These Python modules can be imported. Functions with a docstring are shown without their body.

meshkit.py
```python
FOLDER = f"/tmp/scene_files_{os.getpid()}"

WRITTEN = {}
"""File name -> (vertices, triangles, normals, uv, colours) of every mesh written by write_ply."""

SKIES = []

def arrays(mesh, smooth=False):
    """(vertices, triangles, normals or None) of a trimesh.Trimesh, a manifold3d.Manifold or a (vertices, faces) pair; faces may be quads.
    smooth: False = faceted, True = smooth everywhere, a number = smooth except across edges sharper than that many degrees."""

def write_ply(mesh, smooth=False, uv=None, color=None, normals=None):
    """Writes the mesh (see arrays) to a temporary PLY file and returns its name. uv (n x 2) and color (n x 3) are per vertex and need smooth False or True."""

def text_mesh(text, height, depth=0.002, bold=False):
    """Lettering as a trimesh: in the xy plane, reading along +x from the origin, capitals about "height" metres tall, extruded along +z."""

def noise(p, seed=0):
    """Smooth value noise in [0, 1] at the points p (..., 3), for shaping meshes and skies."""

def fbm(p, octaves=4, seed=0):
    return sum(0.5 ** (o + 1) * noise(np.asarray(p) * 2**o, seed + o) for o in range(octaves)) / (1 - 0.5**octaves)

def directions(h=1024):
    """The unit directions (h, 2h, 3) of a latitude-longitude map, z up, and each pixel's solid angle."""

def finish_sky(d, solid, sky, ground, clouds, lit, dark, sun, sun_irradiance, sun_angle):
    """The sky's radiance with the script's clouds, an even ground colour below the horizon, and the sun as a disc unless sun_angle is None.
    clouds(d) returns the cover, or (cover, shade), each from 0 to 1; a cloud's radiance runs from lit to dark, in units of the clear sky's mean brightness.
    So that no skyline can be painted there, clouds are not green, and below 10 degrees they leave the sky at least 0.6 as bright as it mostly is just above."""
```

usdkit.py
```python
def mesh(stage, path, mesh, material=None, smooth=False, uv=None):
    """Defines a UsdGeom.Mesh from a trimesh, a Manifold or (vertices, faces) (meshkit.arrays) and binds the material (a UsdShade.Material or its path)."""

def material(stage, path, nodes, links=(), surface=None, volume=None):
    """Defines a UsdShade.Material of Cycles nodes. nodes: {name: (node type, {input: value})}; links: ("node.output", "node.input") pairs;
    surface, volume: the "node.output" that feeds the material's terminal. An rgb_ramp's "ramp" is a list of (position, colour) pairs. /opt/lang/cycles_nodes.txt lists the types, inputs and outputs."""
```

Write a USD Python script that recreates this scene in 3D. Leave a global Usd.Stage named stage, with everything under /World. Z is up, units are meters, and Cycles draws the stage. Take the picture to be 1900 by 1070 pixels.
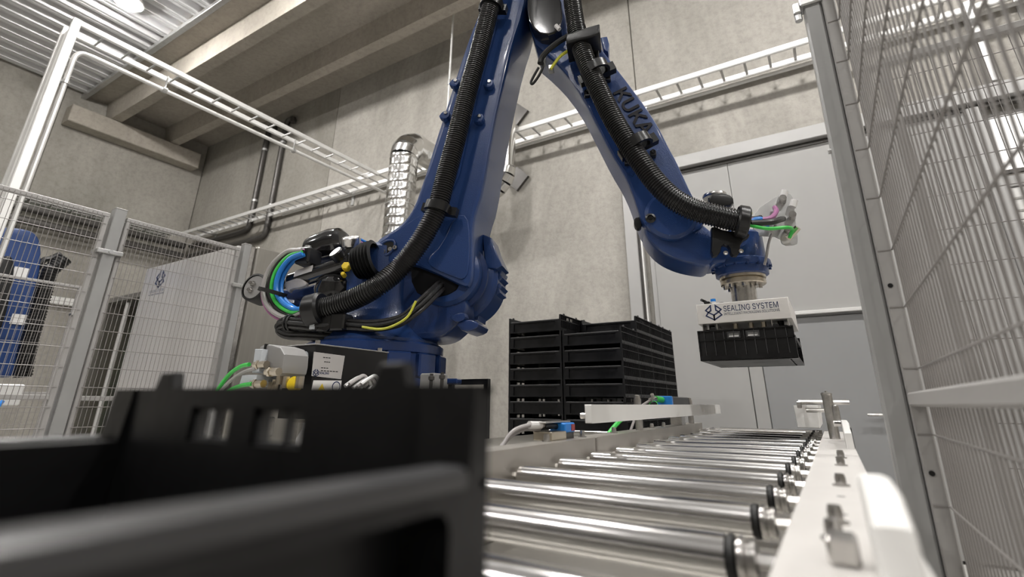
import math, random
import numpy as np, trimesh, manifold3d, shapely
from shapely.geometry import Polygon, Point, box as sbox
from pxr import Usd, UsdGeom, UsdLux, UsdShade, Sdf, Gf
import usdkit, meshkit

random.seed(7); np.random.seed(7)
PI = math.pi
stage = Usd.Stage.CreateInMemory()
UsdGeom.SetStageUpAxis(stage, UsdGeom.Tokens.z)
UsdGeom.SetStageMetersPerUnit(stage, 1.0)
UsdGeom.Xform.Define(stage, '/World')
UsdGeom.Scope.Define(stage, '/World/Looks')

# ------------------------------------------------------------------ camera
YAW, PITCH, ROLL = math.radians(31.5539), math.radians(19.9618), math.radians(-0.3897)
cam = UsdGeom.Camera.Define(stage, '/World/camera')
fw = np.array([-math.sin(YAW)*math.cos(PITCH), math.cos(YAW)*math.cos(PITCH), math.sin(PITCH)])
rt = np.array([math.cos(YAW), math.sin(YAW), 0.0]); dn = np.cross(fw, rt)
r2 = math.cos(ROLL)*rt + math.sin(ROLL)*dn; d2 = -math.sin(ROLL)*rt + math.cos(ROLL)*dn
cam.AddTransformOp().Set(Gf.Matrix4d(*r2, 0, *(-d2), 0, *(-fw), 0, 0, 0, 1.0, 1))
cam.CreateHorizontalApertureAttr(36.0); cam.CreateVerticalApertureAttr(36.0*1070/1900)
cam.CreateFocalLengthAttr(919.41/1900*36.0)
cam.CreateVerticalApertureOffsetAttr(-(535-412.4)/1900*36.0)
cam.CreateClippingRangeAttr(Gf.Vec2f(0.01, 200))
cam.CreateFStopAttr(3.6); cam.CreateFocusDistanceAttr(1.75)
EXPOSURE = 0.22
cam.CreateExposureAttr(EXPOSURE)
# ------------------------------------------------------------------ lights: the hall's round high-bay lamps, front row filled with unseen ones added for highlights (their bodies are built further down)
LAMP_Z = 6.36
LAMPS = [(-7.65, 1.9), (-5.1, 1.9), (-2.55, 1.9), (0.0, 1.9), (2.55, 1.9), (5.1, 1.9), (-7.65, -3.2), (-3.8, -3.2), (0.0, -3.2), (3.8, -3.2)]
LAMP_POWER = 400.0

# ------------------------------------------------------------------ helpers
used = {}
def numbered(parent, name):
    k = (parent, name); n = used.get(k, 0); used[k] = n+1
    return name if n == 0 else '%s_%03d' % (name, n)
class Thing:
    def __init__(s, path, org, rotz=0): s.path, s.org, s.rotz = path, np.array(org, float), rotz
def tag(prim, label=None, cat=None, group=None, kind=None):
    for k, v in (('label', label), ('category', cat), ('group', group), ('kind', kind)):
        if v: prim.SetCustomDataByKey(k, v)
def thing(name, label, cat, loc=(0, 0, 0), rotz=0, group=None, kind=None):
    p = '/World/' + numbered('/World', name)
    x = UsdGeom.Xform.Define(stage, p); x.AddTranslateOp().Set(Gf.Vec3d(*map(float, loc)))
    if rotz: x.AddRotateZOp().Set(float(rotz))
    tag(x.GetPrim(), label, cat, group, kind)
    return Thing(p, loc, rotz)
def struct(name, loc=(0, 0, 0)):
    return thing(name, None, None, loc, kind='structure')
def part(parent, name, mesh, material, smooth=30, label=None, kind=None, local=False):
    """A mesh under parent. Meshes are given in world coordinates unless local is set or the thing is turned (then in the thing's own)."""
    if isinstance(mesh, (list, tuple)): mesh = cat(mesh)
    mesh = mesh.copy()
    if not local and not parent.rotz: mesh.apply_translation(-parent.org)
    p = parent.path + '/' + numbered(parent.path, name)
    m = usdkit.mesh(stage, p, mesh, material, smooth=smooth)
    tag(m.GetPrim(), label, None, None, kind)
    t = Thing(p, parent.org, parent.rotz)
    return t
def copy_of(src, name, label, cat, loc, rotz=0, group=None):
    p = '/World/' + numbered('/World', name)
    x = UsdGeom.Xform.Define(stage, p); x.AddTranslateOp().Set(Gf.Vec3d(*map(float, loc)))
    x.AddRotateZOp().Set(float(rotz))
    x.GetPrim().GetReferences().AddInternalReference(Sdf.Path(src)); x.GetPrim().SetInstanceable(True)
    tag(x.GetPrim(), label, cat, group)
    return Thing(p, loc, rotz)
def cat(ms): return trimesh.util.concatenate(list(ms))
def hull(pts):
    m = manifold3d.Manifold.hull_points(np.asarray(pts, float)).to_mesh()
    return trimesh.Trimesh(m.vert_properties[:, :3], m.tri_verts, process=False)
def bx(x0, x1, y0, y1, z0, z1, b=0.0):
    x0, x1 = min(x0, x1), max(x0, x1); y0, y1 = min(y0, y1), max(y0, y1); z0, z1 = min(z0, z1), max(z0, z1)
    if b <= 0:
        m = trimesh.creation.box([x1-x0, y1-y0, z1-z0]); m.apply_translation([(x0+x1)/2, (y0+y1)/2, (z0+z1)/2]); return m
    b = min(b, (x1-x0)*.45, (y1-y0)*.45, (z1-z0)*.45)
    pts = []
    for sx in (0, 1):
        for sy in (0, 1):
            for sz in (0, 1):
                p = [(x0, x1)[sx], (y0, y1)[sy], (z0, z1)[sz]]; s = [1-2*sx, 1-2*sy, 1-2*sz]
                for a in range(3):
                    q = list(p)
                    for c in range(3):
                        if c != a: q[c] += s[c]*b
                    pts.append(q)
    return hull(pts)
def frame_of(d):
    d = np.asarray(d, float); d = d/np.linalg.norm(d)
    a = np.cross(d, [0, 0, 1.0] if abs(d[2]) < .9 else [1.0, 0, 0]); a /= np.linalg.norm(a)
    return d, a, np.cross(d, a)
def cyl(p0, p1, r, n=16, r1=None, cap=True):
    p0, p1 = np.asarray(p0, float), np.asarray(p1, float); r1 = r if r1 is None else r1
    d, a, b = frame_of(p1-p0); t = np.arange(n)*2*PI/n
    ring = np.cos(t)[:, None]*a + np.sin(t)[:, None]*b
    v = np.vstack([p0+r*ring, p1+r1*ring, [p0, p1]]); f = []
    for i in range(n):
        j = (i+1) % n
        f += [[i, j, n+j], [i, n+j, n+i]]
        if cap: f += [[2*n, j, i], [2*n+1, n+i, n+j]]
    return trimesh.Trimesh(v, f, process=False)
def lathe(profile, p0=(0, 0, 0), axis=(0, 0, 1), n=32):
    """profile: (radius, height) pairs from the bottom up along axis."""
    d, a, b = frame_of(axis); p0 = np.asarray(p0, float); t = np.arange(n)*2*PI/n
    ring = np.cos(t)[:, None]*a + np.sin(t)[:, None]*b
    v = np.vstack([p0+d*h+max(r, 1e-5)*ring for r, h in profile]); f = []
    for k in range(len(profile)-1):
        for i in range(n):
            j = (i+1) % n; A, B = k*n, (k+1)*n
            f += [[A+i, A+j, B+j], [A+i, B+j, B+i]]
    return trimesh.Trimesh(v, f, process=False)
def spline(pts, per=8):
    p = np.asarray(pts, float)
    if len(p) < 3: return np.array([p[0]+(p[-1]-p[0])*t for t in np.linspace(0, 1, per+1)])
    q = np.vstack([2*p[0]-p[1], p, 2*p[-1]-p[-2]]); out = []
    for i in range(1, len(q)-2):
        for t in np.arange(per)/per:
            a, b, c, d = q[i-1:i+3]
            out.append(.5*((2*b)+(-a+c)*t+(2*a-5*b+4*c-d)*t*t+(-a+3*b-3*c+d)*t**3))
    out.append(p[-1]); return np.array(out)
def sweep(path, r, n=10, cap=True):
    p = np.asarray(path, float); m = len(p)
    r = np.broadcast_to(np.asarray(r, float), (m,))
    t = np.gradient(p, axis=0); t /= np.linalg.norm(t, axis=1, keepdims=True)+1e-12
    a = frame_of(t[0])[1]; A = []
    for i in range(m):
        a = a - t[i]*(a@t[i]); a /= np.linalg.norm(a); A.append(a)
    A = np.array(A); Bv = np.cross(t, A); th = np.arange(n)*2*PI/n
    v = (p[:, None] + r[:, None, None]*(np.cos(th)[None, :, None]*A[:, None]+np.sin(th)[None, :, None]*Bv[:, None])).reshape(-1, 3); f = []
    for k in range(m-1):
        for i in range(n):
            j = (i+1) % n; f += [[k*n+i, k*n+j, (k+1)*n+j], [k*n+i, (k+1)*n+j, (k+1)*n+i]]
    if cap:
        v = np.vstack([v, p[0], p[-1]]); e = len(v)
        for i in range(n):
            j = (i+1) % n; f += [[e-2, j, i], [e-1, (m-1)*n+i, (m-1)*n+j]]
    return trimesh.Trimesh(v, f, process=False)
def wire(pts, r, n=8, per=8): return sweep(spline(pts, per), r, n)
def corrugated(pts, r, pitch=.0100, n=20, depth=.11):
    c = spline(pts, 20); L = np.concatenate([[0], np.cumsum(np.linalg.norm(np.diff(c, axis=0), axis=1))])
    k = int(L[-1]/pitch)*4; s = np.linspace(0, L[-1], k+1)
    p = np.stack([np.interp(s, L, c[:, i]) for i in range(3)], 1)
    for _ in range(3): p[1:-1] = (p[:-2]+2*p[1:-1]+p[2:])/4
    prof = np.array([1.0, 1.0, 1-depth, 1-depth])
    return sweep(p, r*prof[np.arange(k+1) % 4], n)
def area2(p): p = np.asarray(p); q = np.roll(p, -1, 0); return (p[:, 0]*q[:, 1]-q[:, 0]*p[:, 1]).sum()
def chaikin(poly, k=1):
    p = np.asarray(poly, float)
    for _ in range(k):
        q = np.roll(p, -1, 0); p = np.stack([.75*p+.25*q, .25*p+.75*q], 1).reshape(-1, 2)
    return p
def inset(p, c):
    e = np.roll(p, -1, 0)-p; e /= np.linalg.norm(e, axis=1, keepdims=True)+1e-12
    nrm = np.stack([-e[:, 1], e[:, 0]], 1); n0 = np.roll(nrm, 1, 0); m = nrm+n0
    m /= np.maximum((m*m).sum(1, keepdims=True)/2, .35); return p+m*c
def cap_tris(poly):
    v, f = trimesh.creation.triangulate_polygon(Polygon(poly), engine='earcut')
    return v, f
def slab(poly, t0, t1, c=0.0, axis='y', steps=None):
    """A plate: poly in two axes, thickness t0..t1 along the third, edges chamfered by c. axis 'y': poly is (x, z); 'x': (y, z); 'z': (x, y)."""
    p = np.asarray(poly, float)
    if area2(p) < 0: p = p[::-1]
    if c > 0: rows = [(c, t0), (c*.3, t0+c*.3), (0, t0+c), (0, t1-c), (c*.3, t1-c*.3), (c, t1)]
    else: rows = [(0, t0), (0, t1)]
    n = len(p); V = []; F = []
    def put(q, t):
        t = np.full(len(q), t)
        return {'y': np.stack([q[:, 0], t, q[:, 1]], 1), 'x': np.stack([t, q[:, 0], q[:, 1]], 1), 'z': np.stack([q[:, 0], q[:, 1], t], 1)}[axis]
    loops = [inset(p, r) if r else p for r, _ in rows]
    for q, (_, t) in zip(loops, rows): V.append(put(q, t))
    for k in range(len(rows)-1):
        for i in range(n):
            j = (i+1) % n; F += [[k*n+i, k*n+j, (k+1)*n+j], [k*n+i, (k+1)*n+j, (k+1)*n+i]]
    m = trimesh.Trimesh(np.vstack(V), F, process=False); ms = [m]
    for q, (_, t), s in ((loops[0], rows[0], 1), (loops[-1], rows[-1], 0)):
        try: v, f = cap_tris(q)
        except Exception: v, f = cap_tris(p)
        f = np.asarray(f)
        ms.append(trimesh.Trimesh(put(np.asarray(v), t), f[:, ::-1] if s else f, process=False))
    m = cat(ms); m.merge_vertices()
    try:
        m.fix_normals()
    except Exception: pass
    return m
def plate(shape, t0, t1, axis='y'):
    """A shapely polygon (holes kept) as a plate."""
    ms = []
    for g in getattr(shape, 'geoms', [shape]):
        m = trimesh.creation.extrude_polygon(g, t1-t0, engine='earcut'); v = m.vertices.copy(); v[:, 2] += t0
        if axis == 'y': m.vertices = np.stack([v[:, 0], v[:, 2], v[:, 1]], 1); m.invert()
        elif axis == 'x': m.vertices = np.stack([v[:, 2], v[:, 0], v[:, 1]], 1)
        else: m.vertices = v
        ms.append(m)
    return cat(ms)
def turn(m, ang, about=(0, 0, 0), axis=(0, 0, 1)):
    m = m.copy(); m.apply_transform(trimesh.transformations.rotation_matrix(ang, axis, about)); return m
def moved(m, d): m = m.copy(); m.apply_translation(d); return m
def ngon(cx, cy, r, n=24, a0=0): return [(cx+r*math.cos(a0+2*PI*i/n), cy+r*math.sin(a0+2*PI*i/n)) for i in range(n)]
def mirror_fix(m, T):
    m = m.copy(); m.apply_transform(T)
    return m
def text_on(text, h, origin, xdir, ydir, depth=.001, bold=False, sx=1.0):
    """Lettering laid on a face: runs along xdir, capitals point along ydir."""
    m = meshkit.text_mesh(text, h, depth, bold); m = m.copy()
    x, y = np.asarray(xdir, float), np.asarray(ydir, float); x /= np.linalg.norm(x); y /= np.linalg.norm(y); z = np.cross(x, y)
    v = m.vertices; m.vertices = np.asarray(origin)+np.outer(v[:, 0]*sx, x)+np.outer(v[:, 1], y)+np.outer(v[:, 2], z)
    return m

# ------------------------------------------------------------------ materials
MATS = {}
def mat(name, col, rough=.5, metal=0.0, var=0.0, scale=4.0, bump=0.0, bscale=60.0, coat=0.0, stretch=(1, 1, 1), rvar=0.0, col2=None, **extra):
    p = '/World/Looks/' + name
    col2 = col2 or tuple(c*(1-var) for c in col)
    nodes = {'g': ('texture_coordinate', {}), 'mp': ('mapping', {'scale': stretch}), 'n': ('noise_texture', {'scale': scale, 'detail': 6.0, 'roughness': .62}),
             'r': ('rgb_ramp', {'ramp': [(.32, col2), (.68, col)]}), 'p': ('principled_bsdf', {'roughness': rough, 'metallic': metal, 'coat_weight': coat, 'coat_roughness': .06, **extra})}
    links = [('g.object', 'mp.vector'), ('mp.vector', 'n.vector'), ('n.fac', 'r.fac'), ('r.color', 'p.base_color')]
    if rvar:
        nodes['rr'] = ('map_range', {'from_min': .3, 'from_max': .7, 'to_min': max(rough-rvar, .02), 'to_max': rough+rvar}); links += [('n.fac', 'rr.value'), ('rr.result', 'p.roughness')]
    if bump:
        nodes['n2'] = ('noise_texture', {'scale': bscale, 'detail': 3.0}); nodes['b'] = ('bump', {'strength': 1.0, 'distance': bump})
        links += [('mp.vector', 'n2.vector'), ('n2.fac', 'b.height'), ('b.normal', 'p.normal')]
    MATS[name] = usdkit.material(stage, p, nodes, links, surface='p.BSDF'); return MATS[name]
def concrete(name, light, dark, scale=.55):
    p = '/World/Looks/' + name
    nodes = {'g': ('geometry', {}), 'mp': ('mapping', {'scale': (1, 1, .35)}), 'n': ('noise_texture', {'scale': scale, 'detail': 9.0, 'roughness': .68, 'distortion': .6}),
             'r': ('rgb_ramp', {'ramp': [(.25, dark), (.5, tuple((a+b)/2 for a, b in zip(light, dark))), (.72, light)]}),
             'n3': ('noise_texture', {'scale': 14.0, 'detail': 8.0, 'roughness': .75}), 'r3': ('rgb_ramp', {'ramp': [(.3, (.6, .6, .6)), (.55, (1, 1, 1))]}),
             'mx': ('mix', {'mix_type': 'multiply', 'fac': .55}), 'v': ('voronoi_texture', {'scale': 9.0}), 'vr': ('rgb_ramp', {'ramp': [(.03, (.45, .45, .45)), (.06, (1, 1, 1))]}),
             'mx2': ('mix', {'mix_type': 'multiply', 'fac': .45}),
             'b': ('bump', {'strength': .5, 'distance': .01}), 'p': ('principled_bsdf', {'roughness': .82, 'specular_ior_level': .25})}
    links = [('g.position', 'mp.vector'), ('mp.vector', 'n.vector'), ('g.position', 'n3.vector'), ('g.position', 'v.vector'), ('n.fac', 'r.fac'), ('n3.fac', 'r3.fac'), ('v.distance', 'vr.fac'),
             ('r.color', 'mx.color1'), ('r3.color', 'mx.color2'), ('mx.color', 'mx2.color1'), ('vr.color', 'mx2.color2'), ('mx2.color', 'p.base_color'), ('n3.fac', 'b.height'), ('b.normal', 'p.normal')]
    MATS[name] = usdkit.material(stage, p, nodes, links, surface='p.BSDF'); return MATS[name]
CONC = concrete('concrete_wall', (.42, .398, .36), (.205, .193, .17))
CONC2 = concrete('concrete_wall_pale', (.47, .447, .41), (.245, .232, .208), .8)
CONCR = concrete('concrete_roof', (.45, .41, .36), (.31, .285, .245), .9)
FLOOR = concrete('concrete_floor', (.58, .565, .54), (.48, .47, .45), .7)
DECK = mat('galvanised_deck', (.66, .66, .67), .40, .35, .12, 3.0)
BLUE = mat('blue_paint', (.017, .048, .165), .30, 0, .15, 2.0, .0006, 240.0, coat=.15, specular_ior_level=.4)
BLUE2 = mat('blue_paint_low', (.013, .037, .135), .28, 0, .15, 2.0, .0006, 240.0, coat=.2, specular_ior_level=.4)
HOSE = mat('black_hose', (.010, .0098, .0098), .30, 0, .2, 30.0)
BLACK = mat('black_plastic', (.007, .007, .0075), .32, 0, .3, 12.0)
BLACKG = mat('black_gloss', (.010, .010, .011), .10, 0, .2, 9.0, coat=.7)
RUBBER = mat('black_rubber', (.009, .009, .009), .55, 0, .3, 20.0)
CRATE = mat('crate_plastic', (.0065, .0065, .0072), .36, 0, .35, 9.0, .0003, 90.0, rvar=.08, specular_ior_level=.36)
CRATEL = mat('crate_edge_lit', (.048, .048, .050), .34, 0, .3, 14.0)  # paler than the crate: lit edges put into the colour, plus edge wear
STEEL = mat('stainless', (.60, .585, .565), .24, 1.0, .12, 8.0, 0, 60, stretch=(1, 1, 1), rvar=.06)
ROLL = mat('roller_steel', (.82, .81, .80), .17, 1.0, .15, 20.0, .0002, 30.0, stretch=(.15, 4, 4), rvar=.07)
RAILM = mat('rail_stainless_lit', (.76, .735, .71), .38, .25, .08, 8.0, .0004, 25.0)  # near-white base paints the strong overhead light into the stainless
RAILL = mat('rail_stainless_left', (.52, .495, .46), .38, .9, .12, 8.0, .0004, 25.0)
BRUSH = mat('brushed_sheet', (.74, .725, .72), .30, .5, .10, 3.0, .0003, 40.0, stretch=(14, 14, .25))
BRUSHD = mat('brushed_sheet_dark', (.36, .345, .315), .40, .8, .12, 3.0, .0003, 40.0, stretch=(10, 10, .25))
GALV = mat('galvanised', (.55, .55, .545), .38, .8, .15, 14.0)
WHITEM = mat('white_galvanised', (.74, .735, .72), .40, .35, .08, 6.0)
DUCT = mat('duct_sheet', (.74, .735, .72), .18, 1.0, .10, 9.0)
FENCE = mat('fence_paint', (.345, .335, .325), .42, 0, .06, 6.0, .0002, 150.0)
FENCED = mat('fence_post_paint', (.30, .30, .295), .36, 0, .08, 6.0, .0002, 150.0)
WIREM = mat('mesh_wire', (.26, .245, .235), .42, 0, .06, 6.0)
DOORM = mat('door_sheet', (.345, .34, .332), .42, 0, .05, 1.5)
DOORD = mat('door_leaf_sheet', (.255, .257, .26), .42, 0, .05, 1.5)
TRIMM = mat('door_trim', (.40, .395, .39), .40, .2, .05, 3.0)
PIPE = mat('dark_pipe', (.085, .08, .075), .35, .4, .2, 9.0)
PE = mat('white_polyethylene', (.80, .79, .77), .45, 0, .04, 8.0)
GREYP = mat('grey_plastic', (.25, .245, .24), .45, 0, .08, 8.0)
GREYL = mat('pale_grey_plastic', (.50, .53, .56), .45, 0, .08, 8.0)
LABEL = mat('label_silver', (.55, .53, .52), .35, .3, .05, 8.0)
LABELW = mat('label_white', (.72, .71, .70), .5, 0, .04, 8.0)
INK = mat('ink_blue', (.020, .033, .095), .45, 0, .1, 8.0)
INKG = mat('ink_grey', (.16, .17, .21), .5, 0, .1, 8.0)
INKK = mat('ink_black', (.02, .02, .02), .5, 0, .1, 8.0)
CHROME = mat('dark_chrome', (.10, .10, .11), .16, .9, .2, 20.0)
BRASS = mat('nickel_brass', (.62, .56, .46), .25, 1.0, .15, 20.0)
CABLEB = mat('cable_blue', (.02, .20, .62), .35, 0, .1, 10.0)
CABLEG = mat('cable_green', (.05, .55, .08), .35, 0, .1, 10.0)
CABLEW = mat('cable_grey', (.36, .34, .335), .42, 0, .1, 10.0)
CABLEK = mat('cable_dark', (.022, .021, .021), .38, 0, .2, 10.0)
CABLEP = mat('cable_violet', (.34, .12, .27), .42, 0, .1, 10.0)
CABLEY = mat('cable_yellow_green', (.62, .62, .06), .42, 0, .1, 10.0)
YELLOW = mat('yellow_cap', (.80, .58, .02), .35, 0, .1, 10.0)
SBLUE = mat('sensor_blue', (.02, .22, .68), .35, 0, .1, 10.0)
RED = mat('sensor_red', (.30, .02, .02), .15, 0, .1, 10.0)
ORANGE = mat('orange_card', (.62, .30, .10), .7, 0, .15, 6.0)
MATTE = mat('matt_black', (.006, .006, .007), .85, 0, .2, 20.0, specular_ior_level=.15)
FOAM = mat('grey_tape', (.42, .40, .40), .6, 0, .2, 20.0)
MATS['lamp'] = usdkit.material(stage, '/World/Looks/lamp_glow', {'e': ('emission', {'color': (1.0, .975, .94), 'strength': LAMP_POWER})}, [], surface='e.emission')
usdkit.material(stage, '/World/Looks/window_glow', {'e': ('emission', {'color': (1.0, .97, .93), 'strength': 1.6})}, [], surface='e.emission')
MATS['glow'] = UsdShade.Material.Get(stage, '/World/Looks/window_glow')
usdkit.material(stage, '/World/Looks/sensor_led', {'e': ('emission', {'color': (.25, 1.0, .3), 'strength': 2.0})}, [], surface='e.emission')

# ------------------------------------------------------------------ the hall
XL, XR, YB, YF, ZT = -11.3, 7.5, 5.0, -11.0, 6.62
t = struct('floor'); part(t, 'slab', bx(XL-.3, XR+.3, YF-.3, YB+.3, -.2, 0), FLOOR, False)
t = struct('wall_back')
part(t, 'backing', bx(XL-.3, XR+.3, YB+.03, YB+.3, -.2, ZT+.6), CONC, False)
DX0, DX1, DTOP = -1.305, 1.34, 3.27
xs = [XL, -6.83, -1.362, 4.10, XR]
for i in range(4):
    a, b = xs[i]+.006, xs[i+1]-.006
    if i == 2:
        part(t, 'panel', bx(a, b, YB, YB+.05, 3.31, ZT+.3, .004), CONC2, False)
        part(t, 'panel', bx(2.6, b, YB, YB+.05, 0, 3.298, .004), CONC2, False)
    else: part(t, 'panel', bx(a, b, YB, YB+.05, 0, ZT+.3, .004), CONC if i < 1 else CONC2, False)
t = struct('wall_left')
part(t, 'backing', bx(XL-.3, XL-.03, YF, YB, -.2, ZT+.6), CONC, False)
for a, b in ((-11, -6.4), (-6.4, -2.0), (-2.0, 2.36), (2.36, 5.0)):
    part(t, 'panel', bx(XL-.05, XL, a+.006, b-.006, 0, ZT+.3, .004), CONC, False)
t = struct('trim_2'); part(t, 'concrete_ledge', slab([(2.45, 5.77), (4.76, 5.77), (4.76, 6.115), (2.45, 6.115)], XL+.002, XL+.32, .02, 'x'), CONCR, 20, label='projecting concrete corbel beam under the roof ribs')
t = struct('wall_right'); part(t, 'panel', bx(XR, XR+.3, YF, YB, 0, ZT+.6), CONC2, False)
t = struct('wall_front'); part(t, 'panel', bx(XL-.3, XR+.3, YF-.3, YF, 0, ZT+.6), CONC2, False)
# roof: steel deck over the hall, concrete ribbed slab along the back wall
t = struct('ceiling')
DK, per = 2.62, .30
prof = []
x = XL-.2
while x < XR+.2:
    prof += [(x, 6.50), (x+.05, 6.50), (x+.06, 6.515), (x+.07, 6.50), (x+.12, 6.50), (x+.16, 6.60), (x+.26, 6.60)]; x += per
top = [(p[0], 6.70) for p in (prof[-1], prof[0])]
v = []; f = []
for k, (px_, pz_) in enumerate(prof): v += [(px_, YF-.2, pz_), (px_, DK, pz_)]
for k in range(len(prof)-1): f += [[2*k, 2*k+2, 2*k+3], [2*k, 2*k+3, 2*k+1]]
part(t, 'steel_deck', trimesh.Trimesh(v, f, process=False), DECK, False, label='corrugated galvanised steel roof deck')
part(t, 'roof_cover', bx(XL-.3, XR+.3, YF-.3, YB+.3, 6.72, 6.9), CONCR, False)
part(t, 'edge_angle', bx(XL, XR, DK-.03, DK+.05, 6.42, 6.50, .004), GALV, False)
part(t, 'concrete_slab', bx(XL-.1, XR+.1, DK, YB+.05, 6.50, 6.72), CONCR, False, label='underside of the concrete roof slab')
for y0 in (3.05, 4.12):
    part(t, 'concrete_rib', slab([(y0, 6.12), (y0+.17, 6.12), (y0+.22, 6.52), (y0-.05, 6.52)], XL+.02, XR, .012, 'x'), CONCR, 20)

# high-bay lamps
for i, (lx, ly) in enumerate(LAMPS):
    lab = 'round white high-bay lamp glowing under the steel roof deck' if i == 0 else None
    t = thing('high_bay_lamp', lab or 'round high-bay lamp outside the picture under the steel deck', 'lamp', (lx, ly, LAMP_Z), group=None if i == 0 else 'high-bay lamps outside the picture')
    part(t, 'housing', lathe([(.02, .09), (.10, .09), (.17, .05), (.19, .0), (.175, -.01), (.165, .012), (.0, .012)][::-1], (lx, ly, LAMP_Z), (0, 0, 1), 32), WHITEM)
    part(t, 'lens', lathe([(.0, -.085), (.06, -.078), (.11, -.058), (.145, -.028), (.16, .0), (.16, .008), (.0, .008)], (lx, ly, LAMP_Z-.006), (0, 0, 1), 32), MATS['lamp'])
    part(t, 'hook', cyl((lx, ly, LAMP_Z+.08), (lx, ly, 6.44), .012, 8), GALV)

# ------------------------------------------------------------------ sliding door, posts and door leaves in the back wall
t = struct('door_1')
YD = 4.90
part(t, 'door_sheet', slab([(DX0, .02), (-.587, .02), (-.587, 1.737), (-.502, 1.737), (-.502, DTOP), (DX0, DTOP)], YD, YD+.06, .003, 'y'), DOORM, False)
part(t, 'door_sheet', slab([(-.498, 1.74), (.42, 1.74), (.42, .02), (1.31, .02), (1.31, DTOP), (-.498, DTOP)], YD, YD+.06, .003, 'y'), DOORM, False)
part(t, 'lintel', bx(-1.05, 4.2, YD-.07, YD+.08, DTOP+.02, DTOP+.15, .006), TRIMM, False)
part(t, 'track', bx(-1.05, 4.2, YD-.01, YD+.05, DTOP-.02, DTOP+.015), PIPE, False)
t = struct('door_2')
part(t, 'door_post', bx(-.581, -.475, YD+.004, YD+.06, .02, 1.735, .004), DOORM, False)
part(t, 'door_leaf', bx(-.471, .418, YD+.012, YD+.06, .02, 1.70, .004), DOORD, False)
part(t, 'door_frame', bx(-.471, .416, YD+.004, YD+.06, 1.702, 1.737, .003), DOORD, False)
part(t, 'sliding_rail', bx(-.581, .40, YD-.035, YD-.001, 1.715, 1.745, .004), WHITEM, False)
h = part(t, 'handle', [cyl((.20, YD-.05, .93), (.32, YD-.05, .93), .012, 10), cyl((.31, YD-.05, .93), (.31, YD+.02, .93), .010, 10)], STEEL)
t = struct('trim_1')
part(t, 'post', bx(-1.60, -1.475, YD+.02, YB-.002, 0, 3.35, .004), TRIMM, False)
part(t, 'strip', bx(-1.475, -1.445, YD+.05, YB-.002, 0, 3.35, .002), PIPE, False)
part(t, 'strip', bx(-1.442, -1.425, YD+.03, YB-.002, 0, 3.35, .002), WHITEM, False)
part(t, 'strip', bx(-1.36, -1.312, YD+.03, YB-.002, 0, 3.35, .003), TRIMM, False)

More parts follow.
